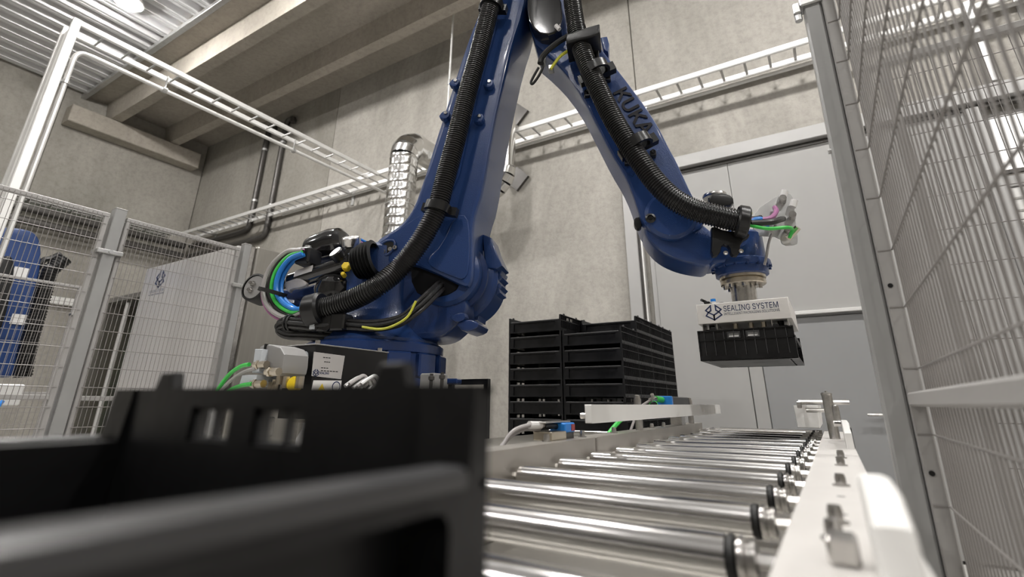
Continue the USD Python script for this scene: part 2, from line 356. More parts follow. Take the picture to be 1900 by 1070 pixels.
# ------------------------------------------------------------------ cable trays
def ladder(name, label, p0, p1, side, w, step=.22, railh=.055, slats=True):
    """A cable ladder from p0 to p1; side: unit vector across it."""
    p0, p1, side = np.array(p0, float), np.array(p1, float), np.array(side, float)
    d = (p1-p0)/np.linalg.norm(p1-p0); up = np.cross(side, d); L = np.linalg.norm(p1-p0)
    t = thing(name, label, 'cable tray', tuple(p0))
    def beam(a, b, hw, hh, ax, ay):
        return hull([q+sx*hw*ax+sy*hh*ay for q in (a, b) for sx in (-1, 1) for sy in (-1, 1)])
    for s in (-.5, .5):
        part(t, 'side_rail', [beam(p0+side*s*w, p1+side*s*w, .008, railh/2, side, up), sweep(np.array([p0+side*s*w+up*railh/2, p1+side*s*w+up*railh/2]), .012, 8)], WHITEM)
    n = int(L/step)
    for k in range(n):
        c = p0+d*(k+.5)*step
        part(t, 'rung', beam(c-side*w/2, c+side*w/2, .012, .008, d, up), GALV, False)
    return t
TZ = 4.20
t = ladder('cable_tray', 'long galvanised ladder tray running along the back wall', (XL+.45, 4.78, TZ), (XR, 4.78, TZ), (0, 1, 0), .26)
for bxp in (-10.1, -6.1, -3.2, -1.28, 1.9):
    part(t, 'wall_bracket', [bx(bxp-.02, bxp+.02, 4.62, 5.0, TZ-.06, TZ-.035), bx(bxp-.03, bxp+.03, 4.985, 5.0, TZ-.22, TZ+.08)], GALV, False)
part(t, 'conduit', cyl((-7.9, 4.96, TZ-.05), (XR, 4.96, TZ-.05), .020, 10), WHITEM, label='white conduit under the tray')
t = ladder('cable_tray', 'galvanised ladder tray along the left wall above dark pipes', (XL+.25, -3.5, TZ-.02), (XL+.25, 4.6, TZ-.02), (1, 0, 0), .34, .3)
part(t, 'green_cable', wire([(XL+.30, -3.5, TZ+.02), (XL+.27, 0, TZ+.03), (XL+.32, 2.5, TZ+.02), (XL+.28, 4.6, TZ+.02)], .03, 8), CABLEG)
part(t, 'grey_cable', wire([(XL+.20, -3.5, TZ+.02), (XL+.22, 0, TZ+.03), (XL+.18, 2.5, TZ+.02), (XL+.2, 4.6, TZ+.02)], .03, 8), CABLEW)
LX = -5.27
t = thing('cable_ladder_frame', 'white upright cable ladder bridging over to the back wall tray', 'cable tray', (LX, 1.0, 0))
for s in (-.11, .11):
    part(t, 'upright_rail', bx(LX+s-.022, LX+s+.022, .955, 1.02, 0, 4.18, .006), WHITEM, False)
    part(t, 'bridge_rail', bx(LX+s-.018, LX+s+.018, .955, 4.62, 4.125, 4.18, .006), WHITEM, False)
for k in range(16): part(t, 'rung', bx(LX-.11, LX+.11, 1.2+k*.22-.008, 1.2+k*.22+.008, 4.13, 4.145), GALV, False)
for k in range(17): part(t, 'rung', bx(LX-.11, LX+.11, 1.00, 1.015, .3+k*.22-.012, .3+k*.22+.012), GALV, False)
part(t, 'cable_cover', bx(LX-.085, LX+.085, .975, .995, 0, 4.12, .004), PE, False)
t = thing('white_conduit', 'thin white conduit bent at a right angle beneath the bridging ladder', 'pipe', (LX+.02, 1.0, 0))
CX = LX+.0
part(t, 'pipe', sweep(np.vstack([[(CX, 1.075, 0)], spline([(CX, 1.075, 3.84), (CX, 1.082, 3.90), (CX, 1.12, 3.95), (CX, 1.20, 3.96)], 4), [(CX, 4.98, 3.98)]]), .021, 10), WHITEM)
for yy in (1.80, 3.3):
    hg = part(t, 'hanger', cyl((CX, yy, 3.97), (CX, yy, 4.13), .008, 6), GALV); part(hg, 'hanger_ring', cyl((CX, yy-.02, 3.966), (CX, yy+.02, 3.966), .032, 10), GALV)
cp_ = part(t, 'clip', cyl((CX, 1.075, 3.60), (CX, 1.075, 3.63), .032, 10), GALV); part(cp_, 'clip_arm', bx(CX-.005, CX+.005, 1.02, 1.06, 3.605, 3.625), GALV, False)

# pipes on the back wall
def wallpipe(x0, ztop, zbend, x1, y, label):
    t = thing('heating_pipe', label, 'pipe', (x0, y, zbend))
    up = spline([(x0+.22, y, ztop-.12), (x0+.20, y, ztop-.03), (x0+.12, y, ztop), (x0+.04, y, ztop-.02), (x0, y, ztop-.12)], 4) if ztop else np.zeros((0, 3))
    pts = np.vstack([up, [(x0, y, zbend+.25)], spline([(x0, y, zbend+.2), (x0-.03, y, zbend+.07), (x0-.10, y, zbend+.015), (x0-.25, y, zbend)], 5), [(x1, y, zbend)]])
    part(t, 'pipe', sweep(pts, .050, 12), PIPE)
    for zz in (zbend+.6, ztop-.5): part(t, 'pipe_clamp', [cyl((x0, y, zz-.02), (x0, y, zz+.02), .057, 12), bx(x0-.015, x0+.015, y, YB, zz-.015, zz+.015)], GALV)
    return t
wallpipe(-8.86, 6.22, 4.02, XL+.40, 4.94, 'left of two dark pipes climbing the back wall')
wallpipe(-8.28, 6.22, 3.80, XL+.40, 4.94, 'right of two dark pipes climbing the back wall')
for k, (zz, xx) in enumerate(((4.02, XL+.30), (3.80, XL+.30))):
    t = thing('heating_pipe', ('upper' if k == 0 else 'lower')+' dark pipe running level along the left wall', 'pipe', (xx, 0, zz))
    part(t, 'pipe', cyl((xx, -3.5, zz), (xx, 4.86, zz), .07, 12), PIPE)
t = thing('steel_channel', 'pale steel channel fixed along the left wall behind the mesh fence', 'channel', (XL, 0, 3.0))
part(t, 'channel', [bx(XL+.001, XL+.10, -3.5, 4.9, 2.55, 2.68, .01)], WHITEM, False)
t = thing('ceiling_rod', 'thin pale rod hanging from the roof in front of the back wall', 'rod', (-3.72, 4.4, 4))
part(t, 'rod', cyl((-3.72, 4.4, 3.4), (-3.72, 4.4, 6.5), .014, 8), WHITEM); part(t, 'coupling', cyl((-3.72, 4.4, 5.05), (-3.72, 4.4, 5.13), .024, 8), GALV)

# ducts
def duct_sec(pts, r, seams=True):
    return sweep(pts, r, 32, cap=True)
DXc, DYc, DR = -4.34, 4.30, .185
t = thing('ventilation_duct', 'shiny spiral-seamed ventilation duct bending over beside the robot arm', 'duct', (DXc, DYc, .9))
zb = np.arange(0, 3.17, .02); part(t, 'spiral_pipe', sweep(np.stack([np.full(len(zb), DXc), np.full(len(zb), DYc), .9+zb], 1), DR*(1+.028*((np.arange(len(zb)) % 6) == 0)), 32), DUCT, 20)
for k in range(4): part(t, 'seam', lathe([(DR+.001, 0), (DR+.006, .004), (DR+.006, .010), (DR+.001, .014)], (DXc, DYc, 1.5+k*.62), (0, 0, 1), 32), GALV)
el = [(DXc, DYc+.24-.24*math.cos(a), 4.07+.24*math.sin(a)) for a in np.linspace(0, PI/2, 5)]
for k in range(4):
    a, b = np.array(el[k]), np.array(el[k+1]); part(t, 'elbow_segment', sweep(np.array([a-(b-a)*.10, b+(b-a)*.10]), DR+.006+.003*(k % 2), 32), DUCT, 20)
part(t, 'spiral_pipe', sweep(np.array([(DXc, DYc+.22, 4.31), (DXc, 4.995, 4.31)]), DR, 32), DUCT, 20)
t = thing('ventilation_duct', 'silvery duct drop ending in a bend against the wall, right of the tall arm', 'duct', (-2.70, 4.45, 3.0))
QX, QR = -2.87, .125
part(t, 'drop_pipe', sweep(np.array([(QX, 4.50, 4.45), (QX, 4.50, 3.62)]), QR, 28), DUCT, 20)
el = [(QX-.24*(1-math.cos(a)), 4.50, 3.62-.24*math.sin(a)) for a in np.linspace(0, PI/2, 6)]
for k in range(5):
    a, b = np.array(el[k]), np.array(el[k+1]); part(t, 'elbow_segment', sweep(np.array([a-(b-a)*.12, b+(b-a)*.12]), QR+.005+.003*(k % 2), 28), DUCT, 20)
part(t, 'outlet', sweep(np.array([(QX-.24, 4.50, 3.38), (QX-.6, 4.50, 3.38)]), QR, 28), DUCT, 20)
for zz in (3.70, 4.66): part(t, 'wall_flange', turn(bx(-.12, .12, -.02, .02, -.12, .12), PI/4, axis=(0, 1, 0)).apply_translation((-2.98, 4.975, zz)), PIPE, False)

# ------------------------------------------------------------------ mesh fences
def fence_panel(name, label, axis, c, a0, a1, z0, z1, midz=None, step=.0225, zs=.1, ztop=None, r=.0016, single=False, gap=.0):
    """A wire mesh panel. axis 'y': stands along y at x=c; 'x': along x at y=c."""
    def pos(a, z, off=0.0): return (c+off, a, z) if axis == 'y' else (a, c+off, z)
    def fr(a, b, zz0, zz1, hw=.0125): return bx(c-hw, c+hw, a, b, zz0, zz1, .003) if axis == 'y' else bx(a, b, c-hw, c+hw, zz0, zz1, .003)
    t = thing(name, label, 'fence panel', pos((a0+a1)/2, z0))
    part(t, 'top_rail', fr(a0, a1, z1-.025, z1), FENCE, False); part(t, 'bottom_rail', fr(a0, a1, z0, z0+.025), FENCE, False)
    for a, b in ((a0, a0+.025), (a1-.025, a1)): part(t, 'frame_upright', fr(a, b, z0+.025, z1-.025), FENCE, False)
    if midz: part(t, 'mid_rail', fr(a0+.025, a1-.025, midz-.0125, midz+.0125), FENCE, False)
    off = .0145
    ms = []
    a = a0+.02
    while a < a1-.02:
        ms.append(cyl(pos(a, z0+.01, off), pos(a, z1-.012, off), r, 5)); a += step
    z = ztop or z1-.07
    while z > z0+.02:
        ms.append(cyl(pos(a0+.01, z, off+2*r), pos(a1-.01, z, off+2*r), r*1.25, 5)); z -= zs
    part(t, 'wire_mesh', ms, WIREM, True, kind='stuff')
    return t
def fence_post(label, x, y, z1, w=.05, clamp=None):
    t = thing('fence_post', label, 'post', (x, y, 0))
    part(t, 'post', bx(x-w/2, x+w/2, y-w/2, y+w/2, .01, z1-.006, .003), FENCED, False); part(t, 'cap', bx(x-w/2-.001, x+w/2+.001, y-w/2-.001, y+w/2+.001, z1-.008, z1, .003), FENCE, False)
    part(t, 'foot_plate', bx(x-.07, x+.07, y-.07, y+.07, 0, .012, .002), FENCED, False)
    for z in clamp or (): part(t, 'clamp', [bx(x-w/2-.012, x+w/2+.012, y-w/2-.035, y+w/2+.035, z-.012, z+.012, .004), cyl((x+w/2, y, z), (x+w/2+.022, y, z), .011, 8)], GALV, False)
    return t
FX = -3.45
fence_panel('mesh_fence_panel', 'left grey mesh panel, the one cut off by the picture edge', 'y', FX, -1.4, 1.090, .10, 2.03, 1.010, ztop=1.962)
fence_panel('mesh_fence_panel', 'grey mesh panel in front of the stainless cabinet', 'y', FX, 1.175, 1.885, .10, 2.03, 1.006, ztop=1.962)
fence_post('grey square post between the two left mesh panels', FX, 1.132, 2.07, .06, (1.80, .5))
fence_post('grey square post at the right end of the left fence', FX, 1.93, 2.07, .05, (1.76, .5))
# second cell further left
fence_post('slim grey post deep in the second cell behind the left fence', -6.2, 1.95, 2.10, .06, (1.78,))
fence_panel('mesh_fence_panel', 'distant mesh panel beside the far blue robot', 'y', -6.2, -1.5, 1.91, .1, 2.06, 1.05, step=.045)

# right-hand fence beside the conveyor
PX0, PX1, PY, LEAN = .072, .1075, 1.13, math.radians(1.65)
def ln(m): return turn(cat(m) if isinstance(m, list) else m, LEAN, (.1, 0, 1.0), (0, 1, 0))     # the fence stands a touch out of plumb
t = thing('fence_post', 'tall grey square post right of the conveyor with a bright clamp', 'post', (.09, PY+.025, 0))
part(t, 'post', ln(bx(PX0, PX1, PY, PY+.045, .012, 2.05, .004)), FENCED, False)
part(t, 'foot_plate', bx(.01, .13, PY-.04, PY+.09, 0, .012, .002), FENCED, False)
cl = part(t, 'clamp', ln(bx(PX0-.006, PX1+.004, PY-.008, PY+.03, 1.868, 1.895, .003)), GALV, False)
part(cl, 'clamp_nut', ln(bx(PX0-.02, PX0-.004, PY-.004, PY+.02, 1.855, 1.885, .003)), GALV, False); part(cl, 'clamp_screw', ln(cyl((PX0-.012, PY+.008, 1.84), (PX0-.012, PY+.008, 1.86), .008, 8)), GALV)
part(t, 'stop_screw', ln(cyl((PX0-.006, PY+.01, 1.50), (PX0, PY+.01, 1.50), .006, 8)), GALV)
MX = .1350
t = thing('mesh_fence_panel', 'near grey mesh panel filling the right edge of the picture', 'fence panel', (MX, .4, .05))
part(t, 'frame_upright', ln(bx(PX1+.0015, MX-.0015, PY-.003, PY+.024, .08, 2.02, .002)), FENCE, False)
part(t, 'frame_upright', ln(bx(.110, MX-.0015, -.66, -.635, .08, 2.02, .002)), FENCE, False)
for zz in (.08, 1.995): part(t, 'rail', ln(bx(.110, MX-.002, -.66, PY-.004, zz, zz+.025, .003)), FENCE, False)
part(t, 'mid_rail', ln(bx(.1085, MX-.002, -.635, PY-.004, .9985, 1.0205, .003)), FENCE, False)
for z in (1.207, .896): part(t, 'plug', ln(cyl((PX1+.012, PY-.0045, z), (PX1+.012, PY-.002, z), .0042, 14)), BLACK)
yy = PY-.012
while yy > -.62:
    part(t, 'vertical_wire', ln(cyl((MX+.0014, yy, .09), (MX+.0014, yy, 2.01), .0015, 8)), WIREM, True); yy -= .0225
for k in range(-9, 10):
    z = 1.0+.0612+k*.1062
    if .1 < z < 2.0:
        w = part(t, 'horizontal_wire', ln(cyl((MX-.0014, -.63, z), (MX-.0014, PY-.003, z), .0016, 8)), WIREM, True)
        part(w, 'wire_hook', ln(bx(PX1+.004, MX, PY-.0048, PY-.003, z-.0008, z+.0008)), WIREM, False)
# far return fence of the cell, seen through the near mesh
t = fence_panel('mesh_fence_panel', 'mesh panel crossing behind the near right panel', 'x', 1.72, .30, 2.6, .08, 2.03, 1.01, ztop=1.96, r=.0013)

# ------------------------------------------------------------------ what stands beyond the right-hand fence
t = struct('door_3')
X0 = 1.36
part(t, 'jamb', bx(1.312, 1.40, 4.86, 5.0, 0, 3.26, .006), TRIMM, False)
for k in range(26): part(t, 'door_slat', bx(X0+.04, 2.58, 4.93, 4.965, .02+k*.098, .112+k*.098, .012), WHITEM, False)
part(t, 'top_panel', bx(X0+.04, 2.58, 4.93, 4.965, 2.57, 2.66, .004), TRIMM, False)
for k in range(4):
    fr = part(t, 'window_frame', plate(sbox(X0+.05+k*.31, 2.68, X0+.33+k*.31, 3.20).difference(sbox(X0+.075+k*.31, 2.71, X0+.305+k*.31, 3.17)), 4.93, 4.96), PIPE, False)
    part(fr, 'pane', bx(X0+.07+k*.31, X0+.31+k*.31, 4.945, 4.950, 2.70, 3.18), MATS['glow'], False, label='bright translucent pane')
t = thing('strut_channel', 'left of two slotted strut channels on the back wall at far right', 'channel', (1.55, 4.9, 3.4)); part(t, 'strut', bx(1.53, 1.58, 4.86, 5.0, 3.45, 4.25, .004), GALV, False)
t = thing('strut_channel', 'right of two slotted strut channels on the back wall at far right', 'channel', (2.0, 4.9, 3.4)); part(t, 'strut', bx(1.98, 2.06, 4.86, 5.0, 3.45, 4.25, .004), GALV, False)
t = thing('cardboard_box', 'orange-brown cardboard box on a plinth behind the right fence', 'box', (1.25, 3.3, .86)); part(t, 'carton', bx(1.13, 1.33, 3.2, 3.4, 1.05, 1.35, .004), ORANGE, False); part(t, 'flap', bx(1.13, 1.33, 3.28, 3.32, 1.351, 1.353), ORANGE, False)
t = thing('machine_plinth', 'pale grey machine plinth under the orange box beyond the mesh', 'plinth', (1.6, 3.4, 0)); part(t, 'body', bx(1.0, 2.6, 3.0, 3.9, .05, 1.05, .01), TRIMM, False); part(t, 'base', bx(1.05, 2.55, 3.05, 3.85, 0, .05), PIPE, False)

# ------------------------------------------------------------------ stainless cabinet and its neighbours behind the left fence
t = thing('control_cabinet', 'tall stainless control cabinet with a blue box logo, behind the left fence', 'cabinet', (-4.4, 2.8, 0))
CY = 2.15
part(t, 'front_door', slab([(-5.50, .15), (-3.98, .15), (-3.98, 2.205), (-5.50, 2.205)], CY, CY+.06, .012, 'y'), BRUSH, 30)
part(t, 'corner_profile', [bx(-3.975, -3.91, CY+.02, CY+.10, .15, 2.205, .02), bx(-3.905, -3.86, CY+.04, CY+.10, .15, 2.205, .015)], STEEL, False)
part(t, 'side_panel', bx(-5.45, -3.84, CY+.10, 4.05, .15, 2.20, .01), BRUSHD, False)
part(t, 'plinth', bx(-5.4, -3.9, CY+.1, 4.0, 0, .15), PIPE, False)
def box_logo(o, s, xd, yd, w, depth=.0012):
    """The open-box mark: two raised flaps over a cube, drawn in outline."""
    P = {'a': (-.46, .20), 'b': (-.12, .44), 'c': (-.12, .14), 'd': (-.46, -.02), 'e': (.46, .20), 'f': (.12, .44), 'g': (.12, .14), 'h': (.46, -.02)}
    quads = [[(-.50, .17), (-.16, .46), (-.16, .14), (-.34, .02)], [(.50, .17), (.16, .46), (.16, .14), (.34, .02)], [(-.34, .02), (0, -.18), (0, -.50), (-.50, -.20)], [(.34, .02), (0, -.18), (0, -.50), (.50, -.20)]]
    ms = []
    for q in quads:
        g = Polygon(q); ring = g.buffer(w/2, join_style=2).difference(g.buffer(-w/2, join_style=2)); m = plate(ring, 0, depth, 'z')
        x, y = np.asarray(xd, float), np.asarray(yd, float); z = np.cross(x, y); v = m.vertices
        m.vertices = np.asarray(o)+np.outer(v[:, 0]*s, x)+np.outer(v[:, 1]*s, y)+np.outer(v[:, 2], z); ms.append(m)
    return cat(ms)
part(t, 'logo', box_logo((-5.17, CY-.0002, 2.06), .15, (1, 0, 0), (0, 0, 1), .11), INK, False)
part(t, 'lettering', [text_on('SEALING SYSTEM', .026, (-5.32, CY-.0002, 1.94), (1, 0, 0), (0, 0, 1), .001, False, .85), text_on('INTELLIGENT PACKAGING SOLUTIONS', .012, (-5.32, CY-.0002, 1.915), (1, 0, 0), (0, 0, 1), .001, False, .9)], INKG, False)
t = thing('open_cabinet', 'dark open switch cabinet with coloured wiring, left of the stainless cabinet', 'cabinet', (-6.1, 2.3, 0))
part(t, 'cabinet_body', [bx(-6.3, -5.55, 2.62, 2.66, .1, 1.95), bx(-6.32, -6.29, 2.2, 2.66, .1, 1.95), bx(-6.3, -5.55, 2.2, 2.66, 1.95, 2.0), bx(-6.3, -5.55, 2.2, 2.66, 0, .1)], BRUSHD, False)
part(t, 'back_plate', bx(-6.27, -5.56, 2.60, 2.62, .12, 1.93), BLACK, False)
part(t, 'white_pipe', cyl((-5.96, 2.25, .1), (-5.96, 2.25, 1.93), .022, 10), WHITEM)
for k in range(14):
    x = -6.2+k*.045; m = (CABLEG, CABLEW, RED, CABLEK, YELLOW)[k % 5]
    part(t, 'loose_wire', wire([(x, 2.5, .2), (x+.02*math.sin(k), 2.45, .8), (x-.02*math.cos(k), 2.48, 1.4), (x+.01, 2.5, 1.85)], .006, 6, 5), m)
for k in range(3): part(t, 'terminal_row', bx(-6.22, -5.6, 2.5, 2.6, .5+k*.42, .56+k*.42, .004), GREYP, False)

# ------------------------------------------------------------------ far robot in the second cell
RX = -6.9
t = thing('industrial_robot', 'far blue robot arm seen through the left mesh fence', 'robot', (RX, .6, 0))
arm2 = chaikin([(1.124, 2.534), (1.348, 2.647), (1.528, 2.678), (1.635, 2.638), (1.698, 2.499), (1.744, 2.285), (1.787, 1.949), (1.826, 1.569), (1.864, 1.203), (1.637, 1.194), (1.359, 1.672)], 2)
part(t, 'arm', slab(arm2, RX-.22, RX+.0, .03, 'x'), BLUE, 30)
a3 = [(1.409, 2.363), (1.507, 2.331), (1.559, 2.010), (1.587, 1.694), (1.561, 1.385), (1.427, 1.473), (1.303, 2.067)]
part(t, 'black_drive', slab(chaikin(a3, 2), RX+.01, RX+.10, .02, 'x'), BLACK, 30)
hp = [(1.897, 2.440), (1.852, 2.357), (1.811, 2.271), (1.818, 2.068), (1.829, 1.788), (1.840, 1.517), (1.872, 1.204)]
part(t, 'hose', corrugated([(RX+.02, y, z) for y, z in hp], .075, .03, 14), HOSE)
hp = [(1.873, 2.496), (1.806, 2.430), (1.752, 2.393), (1.719, 2.280)]
part(t, 'cable', wire([(RX-.05, y, z) for y, z in hp], .03, 8), CABLEK)
lb = [(1.564, 2.217), (1.620, 2.229), (1.708, 1.798), (1.656, 1.775)]
for (y, z) in [(1.588, 2.222), (1.693, 1.758)]: part(t, 'warning_label', bx(RX+.0, RX+.012, y-.05, y+.06, z-.05, z+.05), LABELW, False)
part(t, 'arm_base', lathe([(.0, .1), (.5, .1), (.42, .5), (.36, .9), (.34, 1.25), (.0, 1.3)], (RX-.15, .35, 0), (0, 0, 1), 28), BLUE2)
part(t, 'pedestal', bx(RX-.75, RX+.45, -.2, .9, 0, .12, .01), PIPE, False)
t = thing('white_control_box', 'small white box with a blue cable low behind the left fence', 'box', (-5.0, .55, .6))
b0 = [(1.253, 1.100), (1.392, 1.104), (1.430, 0.957), (1.291, 0.957)]
part(t, 'box', bx(-5.1, -5.0, b0[0][0]-.3, b0[1][0], b0[2][1], b0[0][1], .008), WHITEM, False)
part(t, 'blue_cable', wire([(-4.98, b0[1][0]-.1, b0[2][1]+.03), (-4.95, b0[1][0]-.14, .9), (-4.95, b0[1][0]-.2, .7), (-5.0, b0[1][0]-.3, .3), (-5.0, b0[1][0]-.3, .0)], .012, 8), CABLEB)
part(t, 'stand', bx(-5.07, -5.03, b0[0][0]-.1, b0[0][0]-.05, 0, b0[2][1]+.01), GALV, False)

# ------------------------------------------------------------------ roller conveyor
CYA, CYB = -.35, 2.12
t = thing('roller_conveyor', 'stainless roller conveyor running away from the camera at right', 'conveyor', (-.26, .9, 0))
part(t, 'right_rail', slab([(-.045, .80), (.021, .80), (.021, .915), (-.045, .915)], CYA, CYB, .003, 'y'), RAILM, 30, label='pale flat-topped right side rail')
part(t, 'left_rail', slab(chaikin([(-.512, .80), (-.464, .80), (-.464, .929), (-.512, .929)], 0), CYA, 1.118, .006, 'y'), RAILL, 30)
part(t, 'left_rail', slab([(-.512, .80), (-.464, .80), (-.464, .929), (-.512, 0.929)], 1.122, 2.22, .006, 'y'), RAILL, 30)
part(t, 'end_plate', bx(-.44, -.06, 2.44, 2.452, .82, .905), STEEL, False)
part(t, 'end_rail', [bx(-.05, -.04, 2.12, 2.45, .83, .905), bx(-.475, -.465, 2.22, 2.45, .83, .905)], STEEL, False)
for y in (-.25, .75, 1.85):
    for x in (-.488, -.012): part(t, 'leg', bx(x-.02, x+.02, y-.02, y+.02, 0, .80, .003), STEEL, False)
    part(t, 'cross_beam', bx(-.468, -.032, y-.02, y+.02, .70, .74, .003), STEEL, False)
part(t, 'under_tray', bx(-.46, -.05, CYA, 2.43, .80, .808), BRUSHD, False)
RR, RZ = .0160, .888
for k in range(-4, 14):
    y = .474+.149*k
    r = part(t, 'roller', lathe([(.006, -.4555), (RR-.002, -.455), (RR, -.452), (RR, -.0915), (RR-.0015, -.0905), (.006, -.0905)], (0, y, RZ), (1, 0, 0), 28), ROLL, 30)
    part(r, 'drive_ring', lathe([(RR-.002, -.0905), (RR+.0004, -.0895), (RR+.0004, -.0855), (RR-.002, -.0845)], (0, y, RZ), (1, 0, 0), 24), RUBBER)
    part(r, 'end_cap', lathe([(.005, -.0835), (RR-.001, -.0832), (RR, -.081), (RR, -.078), (RR-.003, -.0765), (RR-.003, -.074), (RR-.0015, -.073), (RR-.0015, -.070), (.005, -.069)], (0, y, RZ), (1, 0, 0), 24), STEEL)
    part(r, 'axle', lathe([(.006, -.07), (.006, -.044)], (0, y, RZ), (1, 0, 0), 6), STEEL, False); part(r, 'axle', lathe([(.006, -.466), (.006, -.455)], (0, y, RZ), (1, 0, 0), 6), STEEL, False)
part(t, 'axle_strip', bx(-.0605, -.0455, CYA, 2.12, .868, .882, .001), BLACK, False)
def bolt(x, y, z, r=.006, h=.006, axis=(0, 0, 1)):
    return cat([lathe([(r*1.6, 0), (r*1.6, .0015), (0, .0015)], (x, y, z), axis, 14), lathe([(r, .0015), (r, .0015+h*.6), (r*.8, .0015+h), (0, .0018+h)], (x, y, z), axis, 6 if h < .008 else 12)])
for (x, y, z) in [(-.489, .93, .929), (-.489, 1.10, .929), (-.49, 1.30, .929), (-.488, 1.62, .929), (-.488, 1.75, .929), (-.488, 2.0, .929)]: part(t, 'bolt', bolt(x, y, z, .006, .012), STEEL)
for (x, y) in [(-.014, .50), (-.015, .44), (-.007, .95), (-.006, 1.08), (-.009, .72)]: part(t, 'bolt', bolt(x, y, .915, .0055, .011), STEEL)
part(t, 'clamp_block', bx(-.018, -.002, .372, .392, .915, .930, .002), STEEL, False)
for y in (.45, .54, .64): part(t, 'plug', cyl((-.010, y, .9150), (-.010, y, .9153), .004, 10), GREYP)

# guide rails
GX = -.42
t = thing('guide_rail', 'long white plastic guide bar along the left side of the rollers', 'guide rail', (GX-.008, 1.6, .96))
part(t, 'bar', slab([(GX-.016, .9615), (GX, .9615), (GX, .9970), (GX-.016, .9970)], .995, 2.40, .004, 'y'), PE, 30)
for y in (1.49, 2.13):
    part(t, 'holder_post', [lathe([(.0105, 0), (.0105, .082), (.0085, .086), (.0085, .092), (.003, .094), (0, .094)], (-.485, y, .929), (0, 0, 1), 20)], STEEL)
    part(t, 'holder_arm', cyl((-.54, y, .985), (GX-.015, y, .985), .005, 10), STEEL)
part(t, 'end_bolt', cyl((GX-.03, 1.01, .975), (GX-.016, 1.01, .975), .006, 10), STEEL)
t = thing('guide_rail', 'short white plastic guide block over the far right roller ends', 'guide rail', (-.08, 2.1, .96))
part(t, 'bar', slab([(-.114, .930), (-.052, .930), (-.046, .997), (-.115, .997)], 1.95, 2.42, .004, 'y'), PE, 30)
part(t, 'holder_post', lathe([(.0125, 0), (.0125, .108), (.0135, .110), (.0135, .114), (.010, .116), (.003, .116), (.003, .120), (0, .120)], (-.014, 1.66, .915), (0, 0, 1), 24), STEEL)
part(t, 'holder_arm', [cyl((-.085, 1.68, 1.006), (.035, 1.68, 1.006), .006, 12), cyl((-.07, 1.68, .985), (.0, 1.68, .985), .006, 10), bx(-.09, -.078, 1.67, 1.96, .99, 1.008, .002)], STEEL)
t = thing('side_guard', 'upright white guard plate on the outside of the right rail', 'guard', (.012, 1.45, .9))
part(t, 'plate', slab(chaikin([(1.30, .885), (1.62, .885), (1.62, .965), (1.30, .965)], 1), .006, .020, .003, 'x'), PE, 30)
part(t, 'black_slot', bx(.0203, .0215, 1.33, 1.42, .90, .955), BLACK, False)
part(t, 'clamp', [lathe([(.008, 0), (.008, .03), (.006, .034), (0, .034)], (.0, 1.56, .965), (0, 0, 1), 14), cyl((-.01, 1.58, .955), (.012, 1.58, .955), .007, 10)], STEEL)
t = thing('side_guard', 'big blurred white rounded block close to the lens on the right rail', 'guard', (.02, .36, .9))
part(t, 'block', slab(chaikin([(.285, .9155), (.43, .9155), (.44, .95), (.41, .962), (.30, .962)], 1), .004, .0205, .004, 'x'), PE, 30)
part(t, 'skirt', slab([(.285, .80), (.43, .80), (.43, .930), (.285, .930)], .0213, .0245, .001, 'x'), PE, 30)
part(t, 'screw', cyl((.004, .33, .935), (.0055, .33, .935), .004, 10), STEEL)

# sensors on the left rail
t = thing('light_sensor', 'blue light sensor on a small bracket with grey cables on the left rail', 'sensor', (-.50, 1.03, .929))
part(t, 'bracket', bx(-.530, -.487, .95, 1.015, .929, .945, .001), BRASS, False)
part(t, 'top_plate', bx(-.535, -.50, .95, 1.065, .9605, .9635, .001), STEEL, False)
part(t, 'body', bx(-.527, -.490, 1.018, 1.065, .941, .960, .002), SBLUE, False)
part(t, 'lens', bx(-.4905, -.4885, 1.046, 1.062, .944, .957), RED, False)
part(t, 'foot', bx(-.525, -.492, 1.02, 1.062, .929, .9405), BLACK, False)
part(t, 'plug', cyl((-.512, 1.018, .953), (-.517, .972, .956), .006, 10), BLACK)
part(t, 'cable', wire([(-.517, .972, .956), (-.525, .93, .958), (-.54, .89, .948), (-.55, .865, .92), (-.555, .85, .886)], .004, 8), CABLEW)
part(t, 'cable', wire([(-.523, .965, .948), (-.535, .92, .95), (-.548, .885, .935), (-.558, .86, .91), (-.562, .85, .886)], .004, 8), CABLEW)
part(t, 'cable_label', cyl((-.519, .962, .957), (-.526, .928, .958), .0075, 10), LABELW)
t = thing('light_sensor', 'black sensor box with a blue face and green plug behind the white guide bar', 'sensor', (-.50, 1.9, .95))
part(t, 'body', bx(-.515, -.47, 1.82, 2.06, .975, 1.022, .003), BLACK, False)
part(t, 'face', bx(-.518, -.467, 1.800, 1.82, .972, 1.024, .003), SBLUE, False)
part(t, 'plug', [cyl((-.50, 1.80, 1.012), (-.505, 1.745, 1.014), .010, 12), lathe([(.014, 0), (.016, .004), (.014, .008)], (-.5, 1.70, .992), (0, -1, .3), 14)], CABLEG)
part(t, 'fitting', [cyl((-.505, 1.745, 1.014), (-.51, 1.70, 1.010), .008, 10), cyl((-.50, 1.70, 1.015), (-.50, 1.69, 1.028), .006, 10)], STEEL)
part(t, 'cable', wire([(-.51, 1.70, 1.010), (-.53, 1.66, .99), (-.54, 1.63, .96), (-.55, 1.6, .92)], .004, 8), CABLEW)
part(t, 'cable', wire([(-.50, 1.48, .975), (-.515, 1.42, .955), (-.53, 1.36, .92), (-.54, 1.33, .88)], .006, 8), CABLEG)
part(t, 'mount', bx(-.512, -.472, 1.93, 1.98, .929, .976), STEEL, False)

